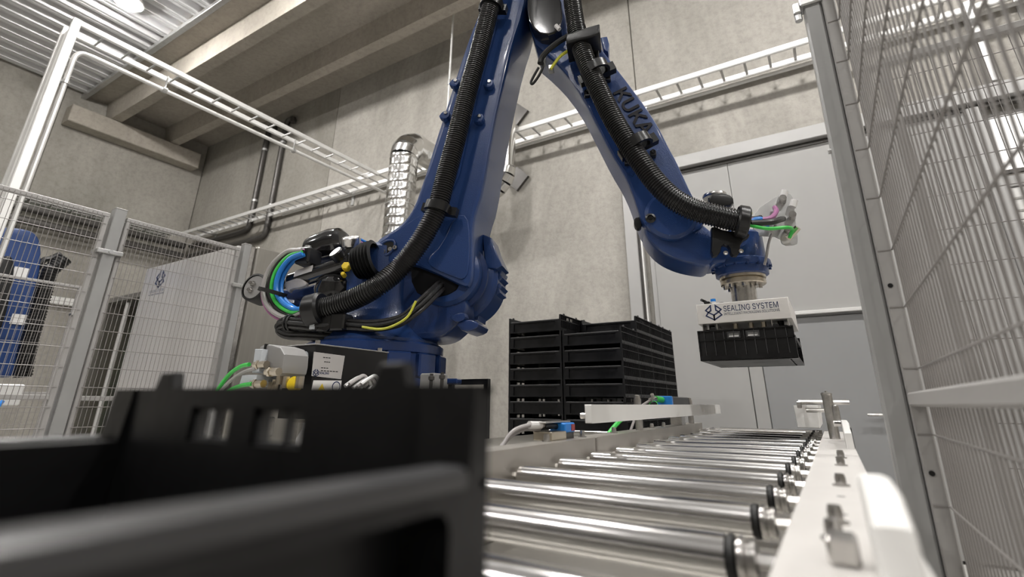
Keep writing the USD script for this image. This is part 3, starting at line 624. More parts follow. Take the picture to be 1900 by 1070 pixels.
t = thing('side_table', 'grey steel transfer table left of the conveyor rail', 'table', (-.8, 1.2, 0))
part(t, 'table_top', bx(-1.02, -.53, .55, 1.95, .870, .885, .003), BRUSHD, False)
part(t, 'edge_strip', bx(-1.02, -.53, 1.955, 1.985, .85, .897, .003), STEEL, False)
for x in (-.98, -.57):
    for y in (.6, 1.9): part(t, 'leg', bx(x-.02, x+.02, y-.02, y+.02, 0, .87), STEEL, False)

# ------------------------------------------------------------------ crates
CH, CP = .1024, .1024
def crate_parts(t, fine):
    L = dict(local=True)
    part(t, 'floor', [bx(-.143, .143, -.193, .193, .005, .009), slab([(-.128, -.175), (.128, -.175), (.128, .175), (-.128, .175)], .0, .005, .001, 'z')]+[bx(-.12, .12, y-.0015, y+.0015, .0005, .006) for y in (-.1, 0, .1)], CRATE, False, **L)
    for s in (-1, 1):
        wallp = sbox(-.15, 0, .15, CH)
        holes = [sbox(x-.020, CH-.028, x+.020, CH-.010) for x in (-.032, .028)]
        for h in holes: wallp = wallp.difference(h)
        y0, y1 = (.190, .193)
        ys = lambda a, b: (min(s*a, s*b), max(s*a, s*b))
        m = [plate(wallp, *ys(y0, y1))]
        band = sbox(-.15, CH-.034, .15, CH)
        m.append(plate(sbox(-.15, CH-.0035, .15, CH), *ys(y1, .200))); m.append(plate(sbox(-.15, CH-.0365, .15, CH-.033), *ys(y1, .198)))
        m.append(plate(sbox(-.15, 0, -.146, CH), *ys(y1, .198))); m.append(plate(sbox(.146, 0, .15, CH), *ys(y1, .198)))
        m.append(plate(sbox(-.15, .002, .15, .017), *ys(y1, .1985)))
        w = part(t, 'side_wall', m, CRATE, False, **L)
        ribs = [plate(sbox(x-.0011, .016, x+.0011, CH-.002), *ys(y1, .1975)) for x in np.linspace(-.128, .128, 15 if not fine else 9)]
        if fine:
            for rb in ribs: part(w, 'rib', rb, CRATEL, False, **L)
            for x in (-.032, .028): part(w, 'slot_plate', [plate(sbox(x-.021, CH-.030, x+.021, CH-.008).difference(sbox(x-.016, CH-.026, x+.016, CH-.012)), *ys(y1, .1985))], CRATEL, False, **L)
        else: part(w, 'ribs', ribs, CRATE, False, kind='stuff', **L)
        for x in (-.096, .100):
            part(t, 'stacking_lug', slab([(x-.012, CH-.002), (x+.012, CH-.002), (x+.008, CH+.010), (x-.006, CH+.010)], s*.196-.004, s*.196+.004, .0015, 'y'), CRATE, 20, **L)
    for s in (-1, 1):
        full = Polygon([(-.19, 0), (.19, 0), (.19, CH), (.1885, CH), (.186, .071), (-.186, .071), (-.1885, CH), (-.19, CH)])
        xs_ = lambda a, b: (min(s*a, s*b), max(s*a, s*b))
        rec = Polygon([(-.160, .007), (.160, .007), (.160, .061), (-.160, .061)]) if not fine else sbox(-.176, .006, .176, .062).buffer(-.008).buffer(.008)
        bk = .124 if fine else .138
        m = [plate(full, *xs_(bk, bk+.004), axis='x'), plate(full.difference(rec), *xs_(bk+.004, .150), axis='x')]
        w = part(t, 'end_wall', m, CRATE, False, **L)
        lip = hull([(s*x, y, z) for y in (-.182, .182) for x, z in ((.136, .0700), (.137, .0735), (.139, .0745), (.149, .0745), (.1515, .0735), (.1525, .0705), (.1515, .0675), (.139, .0675))])
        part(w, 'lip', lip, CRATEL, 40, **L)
def proto(path, fine):
    x = UsdGeom.Xform.Define(stage, path); t = Thing(path, (0, 0, 0)); crate_parts(t, fine); return t
fg = thing('plastic_crate', 'black plastic crate on the rollers right in front of the lens', 'crate', (-.2660, -.025, .9042)); crate_parts(fg, True)
gc = copy_of(fg.path, 'plastic_crate', 'black ribbed crate hanging under the gripper head', 'crate', (-.2215, 2.065, 1.1395), 0)
# the stack: four rows of two piles on a plastic pallet; crates stand crosswise
SX0, SY0 = -1.832, 2.95
TOPZ = 1.5475
first = None
ORD = ['top', 'second', 'third', 'fourth', 'fifth', 'sixth', 'seventh', 'eighth', 'ninth', 'tenth', 'eleventh', 'twelfth', 'thirteenth', 'fourteenth']
def pile_name(c, r):
    return ('front left' if c == 0 else 'front right') if r == 0 else '%s pile of the %s row from the front' % (('left', 'right')[c], (0, 'second', 'third', 'rearmost')[r])
for r in range(4):
    for c in range(2):
        n = 14 if not (r == 0 and c == 1) else 13
        for k in range(n):
            z = TOPZ-CP*13+CP*k - CH
            lev = n-1-k
            where = pile_name(c, r); where = where+' pile' if r == 0 else where
            lab = 'black stacked crate, %s, %s' % ('topmost' if lev == 0 else ORD[lev]+' from the top', where)
            loc = (SX0+.2+c*.405, SY0+.15+r*.304, z)
            if first is None:
                st = thing('stacked_crate', lab, 'crate', loc, 90, 'crates stacked on the pallet'); crate_parts(st, False); first = st
            else: copy_of(first.path, 'stacked_crate', lab, 'crate', loc, 90, 'crates stacked on the pallet')
zp = TOPZ-CP*13-CH
t = thing('plastic_pallet', 'black plastic pallet under the crate stack', 'pallet', (SX0+.4, SY0+.6, 0))
part(t, 'deck', bx(SX0, SX0+.81, SY0-.01, SY0+1.22, zp-.03, zp-.001, .004), CRATE, False)
for i in range(3):
    for j in range(3): part(t, 'foot', bx(SX0+.02+i*.32, SX0+.15+i*.32, SY0+.02+j*.53, SY0+.14+j*.53, 0, zp-.03, .004), CRATE, False)

# ------------------------------------------------------------------ palletising robot
RB = (-1.6275, 1.55, 0.0); RA = 19.5227
R = thing('industrial_robot', 'large blue palletising robot arm with black corrugated hoses in the middle', 'robot', RB, RA)
def rp(name, mesh, m, smooth=30, parent=None, **k): return part(parent or R, name, mesh, m, smooth, **k)
def P3(pts, y): 
    ys = np.broadcast_to(np.asarray(y, float), (len(pts),)); return [(a, yy, b) for (a, b), yy in zip(pts, ys)]
rp('pedestal', [slab(chaikin([(-.42, -.42), (.42, -.42), (.42, .42), (-.42, .42)], 1), .0, .03, .004, 'z'), lathe([(.26, .03), (.26, .72), (.36, .72), (.36, .76), (0, .76)], (0, 0, 0), (0, 0, 1), 32)], FENCED)
rp('base_frame', lathe([(.34, .76), (.34, .80), (.28, .84), (.25, .90), (.25, 1.04), (0, 1.04)], (0, 0, 0), (0, 0, 1), 40), GREYP)
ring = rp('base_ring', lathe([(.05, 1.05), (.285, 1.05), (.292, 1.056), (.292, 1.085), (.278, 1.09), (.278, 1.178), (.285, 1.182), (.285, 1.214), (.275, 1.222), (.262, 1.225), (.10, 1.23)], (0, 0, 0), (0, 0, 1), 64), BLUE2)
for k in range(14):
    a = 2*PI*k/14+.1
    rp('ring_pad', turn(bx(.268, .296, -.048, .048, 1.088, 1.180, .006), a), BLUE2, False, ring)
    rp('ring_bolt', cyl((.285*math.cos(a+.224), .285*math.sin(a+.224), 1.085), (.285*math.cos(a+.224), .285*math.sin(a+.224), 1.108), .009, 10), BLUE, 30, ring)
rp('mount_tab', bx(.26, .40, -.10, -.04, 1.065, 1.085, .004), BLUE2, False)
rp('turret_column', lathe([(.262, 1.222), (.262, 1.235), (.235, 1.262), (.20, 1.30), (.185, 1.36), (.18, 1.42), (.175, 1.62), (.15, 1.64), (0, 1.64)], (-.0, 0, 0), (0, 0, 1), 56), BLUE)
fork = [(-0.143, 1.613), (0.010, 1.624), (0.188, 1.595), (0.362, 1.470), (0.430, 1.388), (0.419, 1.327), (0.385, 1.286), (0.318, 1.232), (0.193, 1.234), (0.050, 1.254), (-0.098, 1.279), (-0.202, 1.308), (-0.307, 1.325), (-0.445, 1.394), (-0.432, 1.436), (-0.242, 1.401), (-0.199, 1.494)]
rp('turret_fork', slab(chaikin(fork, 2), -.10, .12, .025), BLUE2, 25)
GC, GR = (.337, 1.503), .184
rp('gear_housing', lathe([(.02, -.12), (GR-.06, -.12), (GR-.045, -.105), (GR-.045, .0), (GR-.012, .012), (GR, .03), (GR, .19), (GR-.014, .21), (GR-.06, .225), (.02, .23)], (GC[0], 0, GC[1]), (0, 1, 0), 64), BLUE)
rp('housing_band', lathe([(GR-.05, -.055), (GR-.025, -.05), (GR-.025, -.03), (GR-.05, -.025)], (GC[0], 0, GC[1]), (0, 1, 0), 64), BLUE2)
for a in (.12, -.22, -1.15):
    c = (GC[0]+(GR-.012)*math.cos(a), GC[1]+(GR-.012)*math.sin(a))
    rp('housing_lug', slab([(c[0]+.036*math.cos(a+q)*s_, c[1]+.036*math.sin(a+q)*s_) for q, s_ in ((-1.9, 1.3), (-.5, .9), (.0, .55), (.5, .9), (1.9, 1.3))], .05, .18, .010), BLUE, 25)
wd = [(0.454, 1.700), (0.495, 1.682), (0.516, 1.621), (0.548, 1.550), (0.522, 1.537), (0.471, 1.544)]
rp('stop_wedge', slab(wd, .0, .14, .008), BLUE, 25)
rp('fork_lug', slab(chaikin([(0.385, 1.294), (0.442, 1.310), (0.487, 1.292), (0.475, 1.267), (0.422, 1.255)], 1), -.12, .04, .008), BLUE2, 25)
rp('fork_lug', slab(chaikin([(0.359, 1.317), (0.425, 1.337), (0.435, 1.307), (0.396, 1.291)], 1), -.13, -.08, .004), BLUE2, 25)
# link arm
link = [(0.451, 2.815), (0.402, 2.666), (0.355, 2.486), (0.303, 2.271), (0.259, 2.093), (0.230, 1.962), (0.206, 1.873), (0.183, 1.792), (0.148, 1.732), (0.100, 1.694), (0.045, 1.665), (0.018, 1.638), (0.005, 1.600), (0.017, 1.562), (0.049, 1.541), (0.098, 1.534), (0.153, 1.538), (0.208, 1.529), (0.264, 1.506), (0.333, 1.476), (0.398, 1.442), (0.439, 1.425), (0.456, 1.450), (0.461, 1.499), (0.458, 1.589), (0.455, 1.682), (0.464, 1.744), (0.494, 1.841), (0.526, 2.091), (0.569, 2.336), (0.618, 2.589), (0.669, 2.764), (0.694, 2.960), (0.653, 3.163), (0.554, 3.241), (0.486, 3.074)]
lk = rp('link_arm', slab(chaikin(link, 1), -.15, .13, .020), BLUE, 25)
rib = [(0.472, 2.766), (0.431, 2.612), (0.381, 2.405), (0.348, 2.221), (0.307, 2.033), (0.271, 1.880), (0.317, 1.858), (0.375, 1.858), (0.418, 2.116), (0.472, 2.392), (0.524, 2.628), (0.548, 2.752)]
rp('raised_panel', slab(chaikin(rib, 1), -.158, -.14, .006), BLUE, 25, lk)
pan = [(0.378, 1.739), (0.433, 1.731), (0.446, 1.635), (0.446, 1.488), (0.425, 1.456), (0.391, 1.468), (0.285, 1.513), (0.264, 1.553), (0.326, 1.607)]
rp('raised_panel', slab(chaikin(pan, 1), -.157, -.14, .006), BLUE, 25, lk)
for q in [(0.512, 2.355), (0.471, 2.179), (0.351, 2.383), (0.313, 2.215)]:
    b = rp('mounting_lug', slab(chaikin([(q[0]-.030, q[1]-.012), (q[0]-.012, q[1]+.018), (q[0]+.018, q[1]+.022), (q[0]+.026, q[1]-.006), (q[0]+.006, q[1]-.026)], 1), -.182, -.15, .004), BLUE, 25, lk)
    # bolt in the lug
    rp('lug_bolt', cyl((q[0]+.006, -.188, q[1]+.006), (q[0]+.006, -.180, q[1]+.006), .008, 12), STEEL, 30, lk)
eye = [(0.040, 1.588), (0.046, 1.621), (0.078, 1.643), (0.113, 1.641), (0.120, 1.617), (0.099, 1.585), (0.061, 1.568)]
rp('ear_recess', slab(chaikin(eye, 2), -.1545, -.149, .001), BLACK, 25, lk)
for q in [(0.047, 1.587), (0.071, 1.593), (0.099, 1.603), (0.120, 1.609)]: rp('ear_bolt', lathe([(.009, 0), (.009, .006), (.005, .006), (.005, .003), (0, .003)], (q[0], -.154, q[1]), (0, -1, 0), 14), STEEL, 30, lk)
rp('ear_rim', sweep(np.array(P3(np.vstack([chaikin(eye, 2), chaikin(eye, 2)[:1]]), -.153)), .006, 8), BLUE, 30, lk)
sh = [(0.177, 1.583), (0.280, 1.518), (0.402, 1.451), (0.380, 1.415), (0.287, 1.391), (0.196, 1.429)]
rp('cavity_shade', slab(chaikin(sh, 1), -.125, -.10, .004), MATTE, 25)  # black sheet standing in for the shade between link and turret
# elbow above the picture and the forearm
elb = [(0.726, 3.124)][0]
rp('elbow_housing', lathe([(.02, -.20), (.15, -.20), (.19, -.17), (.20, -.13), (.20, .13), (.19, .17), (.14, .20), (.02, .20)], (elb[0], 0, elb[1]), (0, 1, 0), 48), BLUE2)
rp('elbow_motor', lathe([(.02, 0), (.075, 0), (.08, .01), (.08, .16), (.06, .19), (0, .19)], (elb[0]-.02, -.20, elb[1]+.02), (0, -1, 0), 32), BLACK)
blk = [(0.695, 2.857), (0.763, 2.912), (0.854, 2.794), (0.861, 2.615), (0.809, 2.561), (0.732, 2.589), (0.693, 2.692)]
rp('elbow_drive', slab(chaikin(blk, 1), -.19, -.10, .01), BLACKG, 25)
fore = [(0.697, 2.610), (0.788, 2.503), (0.859, 2.400), (0.926, 2.265), (0.984, 2.109), (1.034, 1.975), (1.076, 1.884), (1.104, 1.798), (1.121, 1.716), (1.137, 1.658), (1.163, 1.623), (1.203, 1.603), (1.256, 1.596), (1.316, 1.609), (1.357, 1.632), (1.368, 1.675), (1.354, 1.721), (1.333, 1.763), (1.292, 1.912), (1.264, 1.991), (1.228, 2.106), (1.151, 2.271), (1.024, 2.513), (0.975, 2.609), (0.921, 2.761), (0.876, 2.935), (0.772, 3.079), (0.675, 2.994)]
fa = rp('forearm', slab(chaikin(fore, 1), -.12, .12, .014), BLUE, 25)
gus = [(1.030, 2.539), (1.062, 2.510), (1.054, 2.452), (1.003, 2.489)]
rp('forearm_tab', slab([(1.023, 2.632), (1.054, 2.633), (1.061, 2.587), (1.054, 2.539), (1.032, 2.561)], -.05, .05, .006), BLUE, 25, fa)
chn = [(0.859, 2.387), (0.922, 2.287), (0.989, 2.121), (1.047, 1.960), (1.089, 1.882), (1.121, 1.855), (1.106, 1.942), (1.055, 2.087), (1.000, 2.240), (0.943, 2.375), (0.891, 2.470)]
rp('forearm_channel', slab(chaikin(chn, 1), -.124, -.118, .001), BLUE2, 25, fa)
d = np.array([(1.075, 2.305), (1.197, 2.045)]); dd = (d[1]-d[0])/np.linalg.norm(d[1]-d[0]); up_ = np.array([-dd[1], dd[0]])
def on_fore(q, txt, h, m, depth, sx=1.0, nm='lettering'):
    rp(nm, text_on(txt, h, (q[0], -.1205, q[1]), (dd[0], 0, dd[1]), (up_[0], 0, up_[1]), depth, True, sx), m, False, fa)
q = [(1.057, 2.272)][0]; on_fore(q, 'KUKA', .060, CHROME, .006, 1.12)
q = [(0.961, 2.216)][0]; on_fore(q, 'HO', .045, INKK, .002, 1.0, 'lettering')
for q in [(0.948, 2.267), (1.096, 1.924), (1.042, 2.335), (1.199, 1.948)]: rp('cable_stud', [bx(q[0]-.012, q[0]+.012, -.15, -.12, q[1]-.014, q[1]+.012, .003), lathe([(.008, 0), (.008, .006), (.004, .006), (0, .004)], (q[0], -.15, q[1]+.004), (0, -1, 0), 12)], CHROME, 25, fa)
# wrist
wr = [(1.137, 1.654), (1.148, 1.609), (1.189, 1.549), (1.254, 1.508), (1.326, 1.487), (1.375, 1.481), (1.400, 1.529), (1.427, 1.591), (1.385, 1.627), (1.337, 1.685), (1.288, 1.752), (1.201, 1.745)]
rp('wrist_body', slab(chaikin(wr, 2), -.105, .105, .028), BLUE, 25)
pv = [(1.208, 1.728)][0]
rp('wrist_hub', lathe([(.0, .0), (.085, .0), (.098, .012), (.100, .03), (.0, .03)], (pv[0]+.035, -.142, pv[1]-.045), (0, 1, 0), 40), BLUE)
for q in [(1.165, 1.670)]: rp('hub_plug', lathe([(.016, 0), (.020, .004), (.012, .008), (.010, .003), (.004, .003), (.004, .006), (0, .006)], (q[0], -.143, q[1]), (0, -1, 0), 20), BLACK)
rp('wrist_stop', slab(chaikin([(1.106, 1.697), (1.132, 1.700), (1.135, 1.660), (1.120, 1.649), (1.104, 1.664)], 1), -.09, -.05, .004), BLACK, 25)
FXs = 1.4955
hub = rp('hand_housing', lathe([(.0, 1.625), (.085, 1.625), (.092, 1.615), (.094, 1.52), (.106, 1.512), (.108, 1.498), (.106, 1.490), (.096, 1.488), (.094, 1.462), (.075, 1.456), (0, 1.456)][::-1], (FXs, 0, 0), (0, 0, 1), 48), BLUE)
rp('hand_neck', slab(chaikin([(1.335, 1.648), (1.437, 1.602), (1.513, 1.593), (1.501, 1.509), (1.394, 1.489), (1.330, 1.501)], 1), -.085, .085, .02), BLUE, 25)
for k in range(16):
    a = 2*PI*k/16; rp('ring_bolt', cyl((FXs+.103*math.cos(a), .103*math.sin(a), 1.484), (FXs+.103*math.cos(a), .103*math.sin(a), 1.494), .006, 8), BLUE2, 30, hub)
rp('tool_flange', lathe([(.0, 1.425), (.076, 1.425), (.080, 1.428), (.080, 1.440), (.070, 1.442), (.070, 1.446), (.082, 1.448), (.082, 1.458), (0, 1.458)], (FXs, 0, 0), (0, 0, 1), 48), BRASS)
# dress pack hoses
h1 = [(-0.143, 1.342), (-0.079, 1.355), (0.011, 1.382), (0.098, 1.426), (0.183, 1.494), (0.255, 1.586), (0.300, 1.668), (0.329, 1.742), (0.358, 1.885), (0.393, 2.051), (0.436, 2.282), (0.484, 2.505), (0.522, 2.698), (0.565, 2.916)]
y1 = np.array([-.30, -.30, -.30, -.29, -.275, -.255, -.24, -.225, -.22, -.215, -.215, -.215, -.215, -.215])
h1 = [(-0.120, 1.336), (-0.057, 1.348), (0.031, 1.375), (0.116, 1.418)] + [(0.183, 1.494), (0.255, 1.586), (0.300, 1.668), (0.329, 1.742), (0.358, 1.885), (0.393, 2.051), (0.436, 2.282), (0.484, 2.505), (0.522, 2.698), (0.565, 2.916)]
ph = P3(h1, [-.27, -.27, -.27, -.27]+[-.235]*10)
hz = rp('hose', corrugated(ph+[(elb[0]-.12, -.26, elb[1]+.16), (elb[0]+.02, -.28, elb[1]+.22)], .042), HOSE, 40)
h2 = [(0.905, 2.915), (0.908, 2.722), (0.920, 2.561), (0.937, 2.454), (0.964, 2.345), (0.999, 2.232), (1.037, 2.118), (1.073, 2.026), (1.113, 1.939), (1.149, 1.867), (1.190, 1.791), (1.242, 1.722), (1.306, 1.672), (1.377, 1.642), (1.467, 1.610)]
h2p = P3(h2, -.215)
rp('hose', corrugated([(elb[0]+.02, -.28, elb[1]+.22), (h2[0][0]-.03, -.25, h2[0][1]+.06)]+h2p[:3], .040), HOSE, 40)
hz2 = rp('hose', corrugated(h2p[2:], .042), HOSE, 40)
def clampring(c, dirv, r, w, y, ear, m=BLACK):
    """A hose clamp: band around the hose with ears."""
    d3 = np.array([dirv[0], 0, dirv[1]])/np.hypot(*dirv); p = np.array([c[0], y, c[1]])
    k = rp('hose_clamp', lathe([(r*.9, -w/2), (r*1.16, -w/2), (r*1.16, w/2), (r*.9, w/2)], p, d3, 28), m)
    s = np.cross(d3, [0, 1, 0])
    rp('clamp_ear', hull([p+s*a+d3*b+np.array([0, yy, 0]) for a in (-r*ear, r*ear) for b in (-w/2, w/2) for yy in (r*.3, r*1.05)]), m, False, k)
    return k
for (pq, q) in (([(0.329, 1.742), (0.348, 1.824)], 1.7), ([(0.534, 2.749), (0.548, 2.811)], 1.5)): clampring(pq[0], np.subtract(pq[1], pq[0]), .045, .035, -.235, q)
for pq in ([(0.997, 2.327), (1.015, 2.278)], [(1.140, 1.960), (1.161, 1.915)]): clampring(pq[0], np.subtract(pq[1], pq[0]), .046, .040, -.215, 1.75)
c0 = [(0.937, 2.477)][0]
rp('hose_holder', slab([(c0[0]-.06, c0[1]-.035), (c0[0]+.05, c0[1]-.02), (c0[0]+.085, c0[1]+.0), (c0[0]+.085, c0[1]+.045), (c0[0]+.05, c0[1]+.04), (c0[0]-.06, c0[1]+.015)], -.27, -.13, .01), BLACK, 25)
rp('holder_plate', bx(c0[0]+.06, c0[0]+.075, -.16, -.12, c0[1]-.16, c0[1]+.03, .003), BLACK, False)
e2 = [(1.453, 1.615), (1.495, 1.604)]
p, q = np.array([e2[0][0], -.215, e2[0][1]]), np.array([e2[1][0], -.215, e2[1][1]])
rp('hose_end_ring', lathe([(.030, 0), (.052, 0), (.058, .006), (.058, .034), (.052, .040), (.030, .040)], p, q-p, 32), BLACK)
rp('hose_end_bracket', [slab(chaikin([(1.373, 1.614), (1.419, 1.586), (1.483, 1.582), (1.502, 1.564), (1.463, 1.542), (1.453, 1.494), (1.427, 1.496), (1.425, 1.532), (1.400, 1.540), (1.388, 1.500), (1.358, 1.495), (1.371, 1.572)], 1), -.19, -.155, .004)], BLACK, 25)
for q in [(1.407, 1.504), (1.459, 1.508)]: rp('bracket_bolt', lathe([(.008, 0), (.008, .005), (.004, .005), (0, .003)], (q[0], -.190, q[1]), (0, -1, 0), 12), STEEL)
for (c, rr, pts, ys) in [(CABLEB, .011, [(1.503, 1.615), (1.546, 1.625), (1.584, 1.630)], [-.2, -.18, -.1]), (CABLEK, .011, [(1.501, 1.603), (1.570, 1.607), (1.620, 1.632), (1.644, 1.650)], [-.21, -.20, -.15, -.10]),
        (CABLEP, .009, [(1.504, 1.619), (1.577, 1.631), (1.619, 1.673), (1.630, 1.705)], [-.2, -.17, -.12, -.08]), (CABLEG, .006, [(1.496, 1.596), (1.551, 1.577), (1.617, 1.584), (1.648, 1.588), (1.640, 1.563)], [-.21, -.22, -.20, -.16, -.14]),
        (CABLEK, .008, [(1.499, 1.636), (1.531, 1.642), (1.563, 1.656)], [-.18, -.15, -.12]), (CABLEY, .004, [(1.497, 1.645), (1.514, 1.650), (1.525, 1.663)], [-.18, -.17, -.15]), (CABLEW, .006, [(1.502, 1.607), (1.550, 1.596), (1.583, 1.581)], [-.2, -.18, -.16])]:
    rp('cable', wire(P3(pts, ys), rr, 10), c)
for q, y, L in (([(1.662, 1.740), (1.675, 1.770)], -.08, 0), ([(1.687, 1.698), (1.699, 1.724)], -.09, 0)): rp('cable_sleeve', cyl((q[0][0], y, q[0][1]), (q[1][0], y, q[1][1]), .013, 12), LABELW)
plt = [(1.552, 1.696), (1.662, 1.766), (1.700, 1.767), (1.706, 1.735), (1.696, 1.631), (1.694, 1.577), (1.686, 1.557), (1.638, 1.557), (1.633, 1.592), (1.566, 1.600), (1.544, 1.606)]
rp('connector_plate', slab(chaikin(plt, 1), -.064, -.058, .001), GALV, 25)
for q in [(1.658, 1.735), (1.680, 1.667), (1.656, 1.613)]: rp('connector', cyl((q[0], -.10, q[1]), (q[0]+.01, -.06, q[1]), .013, 12), STEEL)
q = [(1.679, 1.604), (1.648, 1.573)]; rp('cable_gland', cyl((q[0][0], -.13, q[0][1]), (q[1][0], -.10, q[1][1]), .012, 8), BRASS)
m0 = [(1.394, 1.769), (1.448, 1.776), (1.485, 1.757), (1.484, 1.720), (1.436, 1.715), (1.393, 1.727)]
rp('wrist_motor', [slab(chaikin(m0, 1), -.10, .02, .008), ], BLACK, 25)
q = [(1.438, 1.767)][0]; rp('motor_cap', lathe([(.0, .0), (.045, .0), (.048, .006), (.046, .014), (.0, .018)], (q[0], -.0, q[1]+.025), (0, 0, 1), 28), STEEL)
rp('tie_strap', wire(P3([(1.596, 1.609), (1.577, 1.560), (1.560, 1.500), (1.553, 1.477)], [-.16, -.12, -.11, -.10]), .005, 6), CABLEW)
# loose black hose, hook and earth strap under the elbow
rp('cable', wire(P3([(0.884, 2.538), (0.832, 2.508), (0.783, 2.477), (0.758, 2.452), (0.751, 2.424)], [-.2, -.2, -.19, -.18, -.18]), .013, 10), RUBBER)
rp('cable', wire(P3([(0.753, 2.456), (0.762, 2.420), (0.747, 2.376), (0.717, 2.331), (0.707, 2.339), (0.722, 2.374), (0.742, 2.411)], -.17), .006, 8), RUBBER)
rp('earth_strap', wire(P3([(0.876, 2.490), (0.841, 2.466), (0.816, 2.435), (0.796, 2.403)], -.16), .007, 8), CABLEY)
rp('hose_bracket', [bx(q_[0]-.012, q_[0]+.012, -.16, -.12, q_[1]-.012, q_[1]+.012, .003) for q_ in [(0.761, 2.463), (0.795, 2.417)]], GALV, False)
q = [(0.836, 2.592)][0]; rp('indicator_pin', cyl((q[0]-.008, -.20, q[1]+.012), (q[0]+.008, -.20, q[1]-.012), .010, 10), LABELW)

# drives, accumulators and cables at the turret
def R1(pts, y): return P3(pts, y)
q = [(-0.273, 1.675)][0]
rp('upper_drive', lathe([(.0, -.105), (.06, -.103), (.078, -.09), (.082, -.06), (.082, .03), (.07, .07), (.045, .09), (.0, .095)], (q[0], -.02, q[1]), (1, -.2, .22), 36), BLACKG)
q = [(-0.156, 1.444)][0]
rp('lower_drive', lathe([(.0, .10), (.045, .095), (.075, .075), (.092, .04), (.095, -.01), (.095, -.07), (.0, -.08)][::-1], (q[0], -.10, q[1]-.02), (.1, -.35, .9), 36), BLACKG)
q = np.array(P3([(-0.359, 1.485), (-0.092, 1.556)], -.14)); cy_ = rp('balancing_cylinder', [cyl(q[0], q[1], .036, 24), cyl(q[0]+(q[1]-q[0])*.93, q[1]+(q[1]-q[0])*.02, .040, 24)], BLACKG)
d3 = q[1]-q[0]; rp('cylinder_rod', cyl(q[0]-d3*.15, q[0]+d3*.02, .020, 16), BLACK, 30, cy_)
a = q[0]+d3*.28; u_ = d3/np.linalg.norm(d3); nn = np.cross(u_, [0, 1, 0]); nn = np.array([0, -1.0, 0])*.9+np.array([0, 0, .45]); nn /= np.linalg.norm(nn); vv = np.cross(nn, u_)
def facing(c, w, h, n_, u2, d=.002):
    v2 = np.cross(n_, u2); return hull([np.array(c)+u2*sx*w/2+v2*sy*h/2+n_*sd for sx in (-1, 1) for sy in (-1, 1) for sd in (0, d)])
rp('cylinder_label', facing(a+nn*.036, .085, .036, nn, u_), LABEL, False, cy_)
q = np.array(P3([(-0.027, 1.532), (0.067, 1.555)], -.20)); dv = q[1]-q[0]; Ln = np.linalg.norm(dv)
prof = [(.045, 0)]
for k in range(7): prof += [(.062+.004*min(k, 3), Ln*(k+.25)/7), (.066+.004*min(k, 3), Ln*(k+.5)/7), (.050+.004*min(k, 3), Ln*(k+.95)/7)]
rp('bellows', lathe(prof, q[0], dv, 36), RUBBER, 50)
q = [(-0.095, 1.653)][0]
g = rp('pressure_gauge', lathe([(.0, -.022), (.037, -.022), (.040, -.018), (.040, .016), (.037, .020), (.034, .016), (.0, .016)], (q[0], -.14, q[1]), (.05, -.45, .9), 32), STEEL)
rp('gauge_face', lathe([(0, .0165), (.033, .0165), (.033, .0172), (0, .0172)], (q[0], -.14, q[1]), (.05, -.45, .9), 28), LABELW, 30, g)
rp('gauge_needle', facing(np.array([q[0], -.14, q[1]])+np.array([.05, -.45, .9])/1.0075*.0175, .03, .002, np.array([.05, -.45, .9])/1.0075, np.array([.87, .43, .167])/np.linalg.norm([.87, .43, .167]), .0005), INKK, False, g)
q = [(-0.129, 1.583)][0]
rp('regulator_knob', lathe([(.0, -.028), (.030, -.028), (.032, -.02), (.032, .018), (.028, .024), (.0, .024)], (q[0], -.17, q[1]), (-.35, -.75, .55), 28), BLACK)
for i, (q, r_) in enumerate((([(-0.079, 1.528)][0], .019), ([(-0.087, 1.494)][0], .010))): rp('yellow_plug', lathe([(.0, -.01), (r_, -.01), (r_, .012), (r_*.8, .016), (.0, .016)], (q[0], -.18, q[1]), (.1, -.9, .2), 6), YELLOW, 20)
rp('valve_block', [bx(q[0]-.02, q[0]+.03, -.165, -.09, q[1]-.03, q[1]+.05, .006) for q in [(-0.088, 1.569)]], BLACK, False)
rp('valve_fitting', [cyl((q[0], -.17, q[1]), (q[0]+.012, -.15, q[1]-.02), .008, 8) for q in [(-0.069, 1.597), (-0.055, 1.582), (-0.051, 1.610), (-0.081, 1.593)]], STEEL)
q = [(-0.538, 1.467)][0]; dv = np.array([-.10, -.97, .12]); c = np.array([q[0], -.12, q[1]])
gl = rp('cable_gland_plate', lathe([(.0, .022), (.052, .022), (.056, .018), (.056, -.03), (.0, -.035)][::-1], c, dv, 32), GREYP)
rp('gland_ring', lathe([(.054, .026), (.062, .024), (.064, .01), (.064, -.05), (.054, -.052)][::-1], c, dv, 32), RUBBER, 30, gl)
for o in ((-.004, .014), (-.008, -.016)): 
    b = c+np.array([o[0], 0, o[1]])+dv*.022; rp('gland_nut', [cyl(b, b+dv*.010, .012, 6), cyl(b, b+dv*.022, .007, 10)], STEEL, 20, gl)
rp('turret_side_mount', slab(chaikin([(-0.509, 1.403), (-0.466, 1.465), (-0.358, 1.473), (-0.203, 1.504), (-0.138, 1.405), (-0.125, 1.312), (-0.251, 1.297), (-0.373, 1.323)], 1), -.08, .10, .012), BLUE2, 25)
rp('hose_socket', lathe([(.030, -.02), (.058, -.02), (.066, -.010), (.066, .04), (.058, .048), (.030, .048)], ph[0], np.subtract(ph[0], ph[1]), 32), BLACK)
k0 = [(-0.174, 1.375), (-0.115, 1.391), (-0.089, 1.343), (-0.093, 1.281), (-0.115, 1.244), (-0.147, 1.257), (-0.173, 1.314)]
rp('hose_bracket', slab(chaikin(k0, 1), -.29, -.22, .006), BLACK, 25)
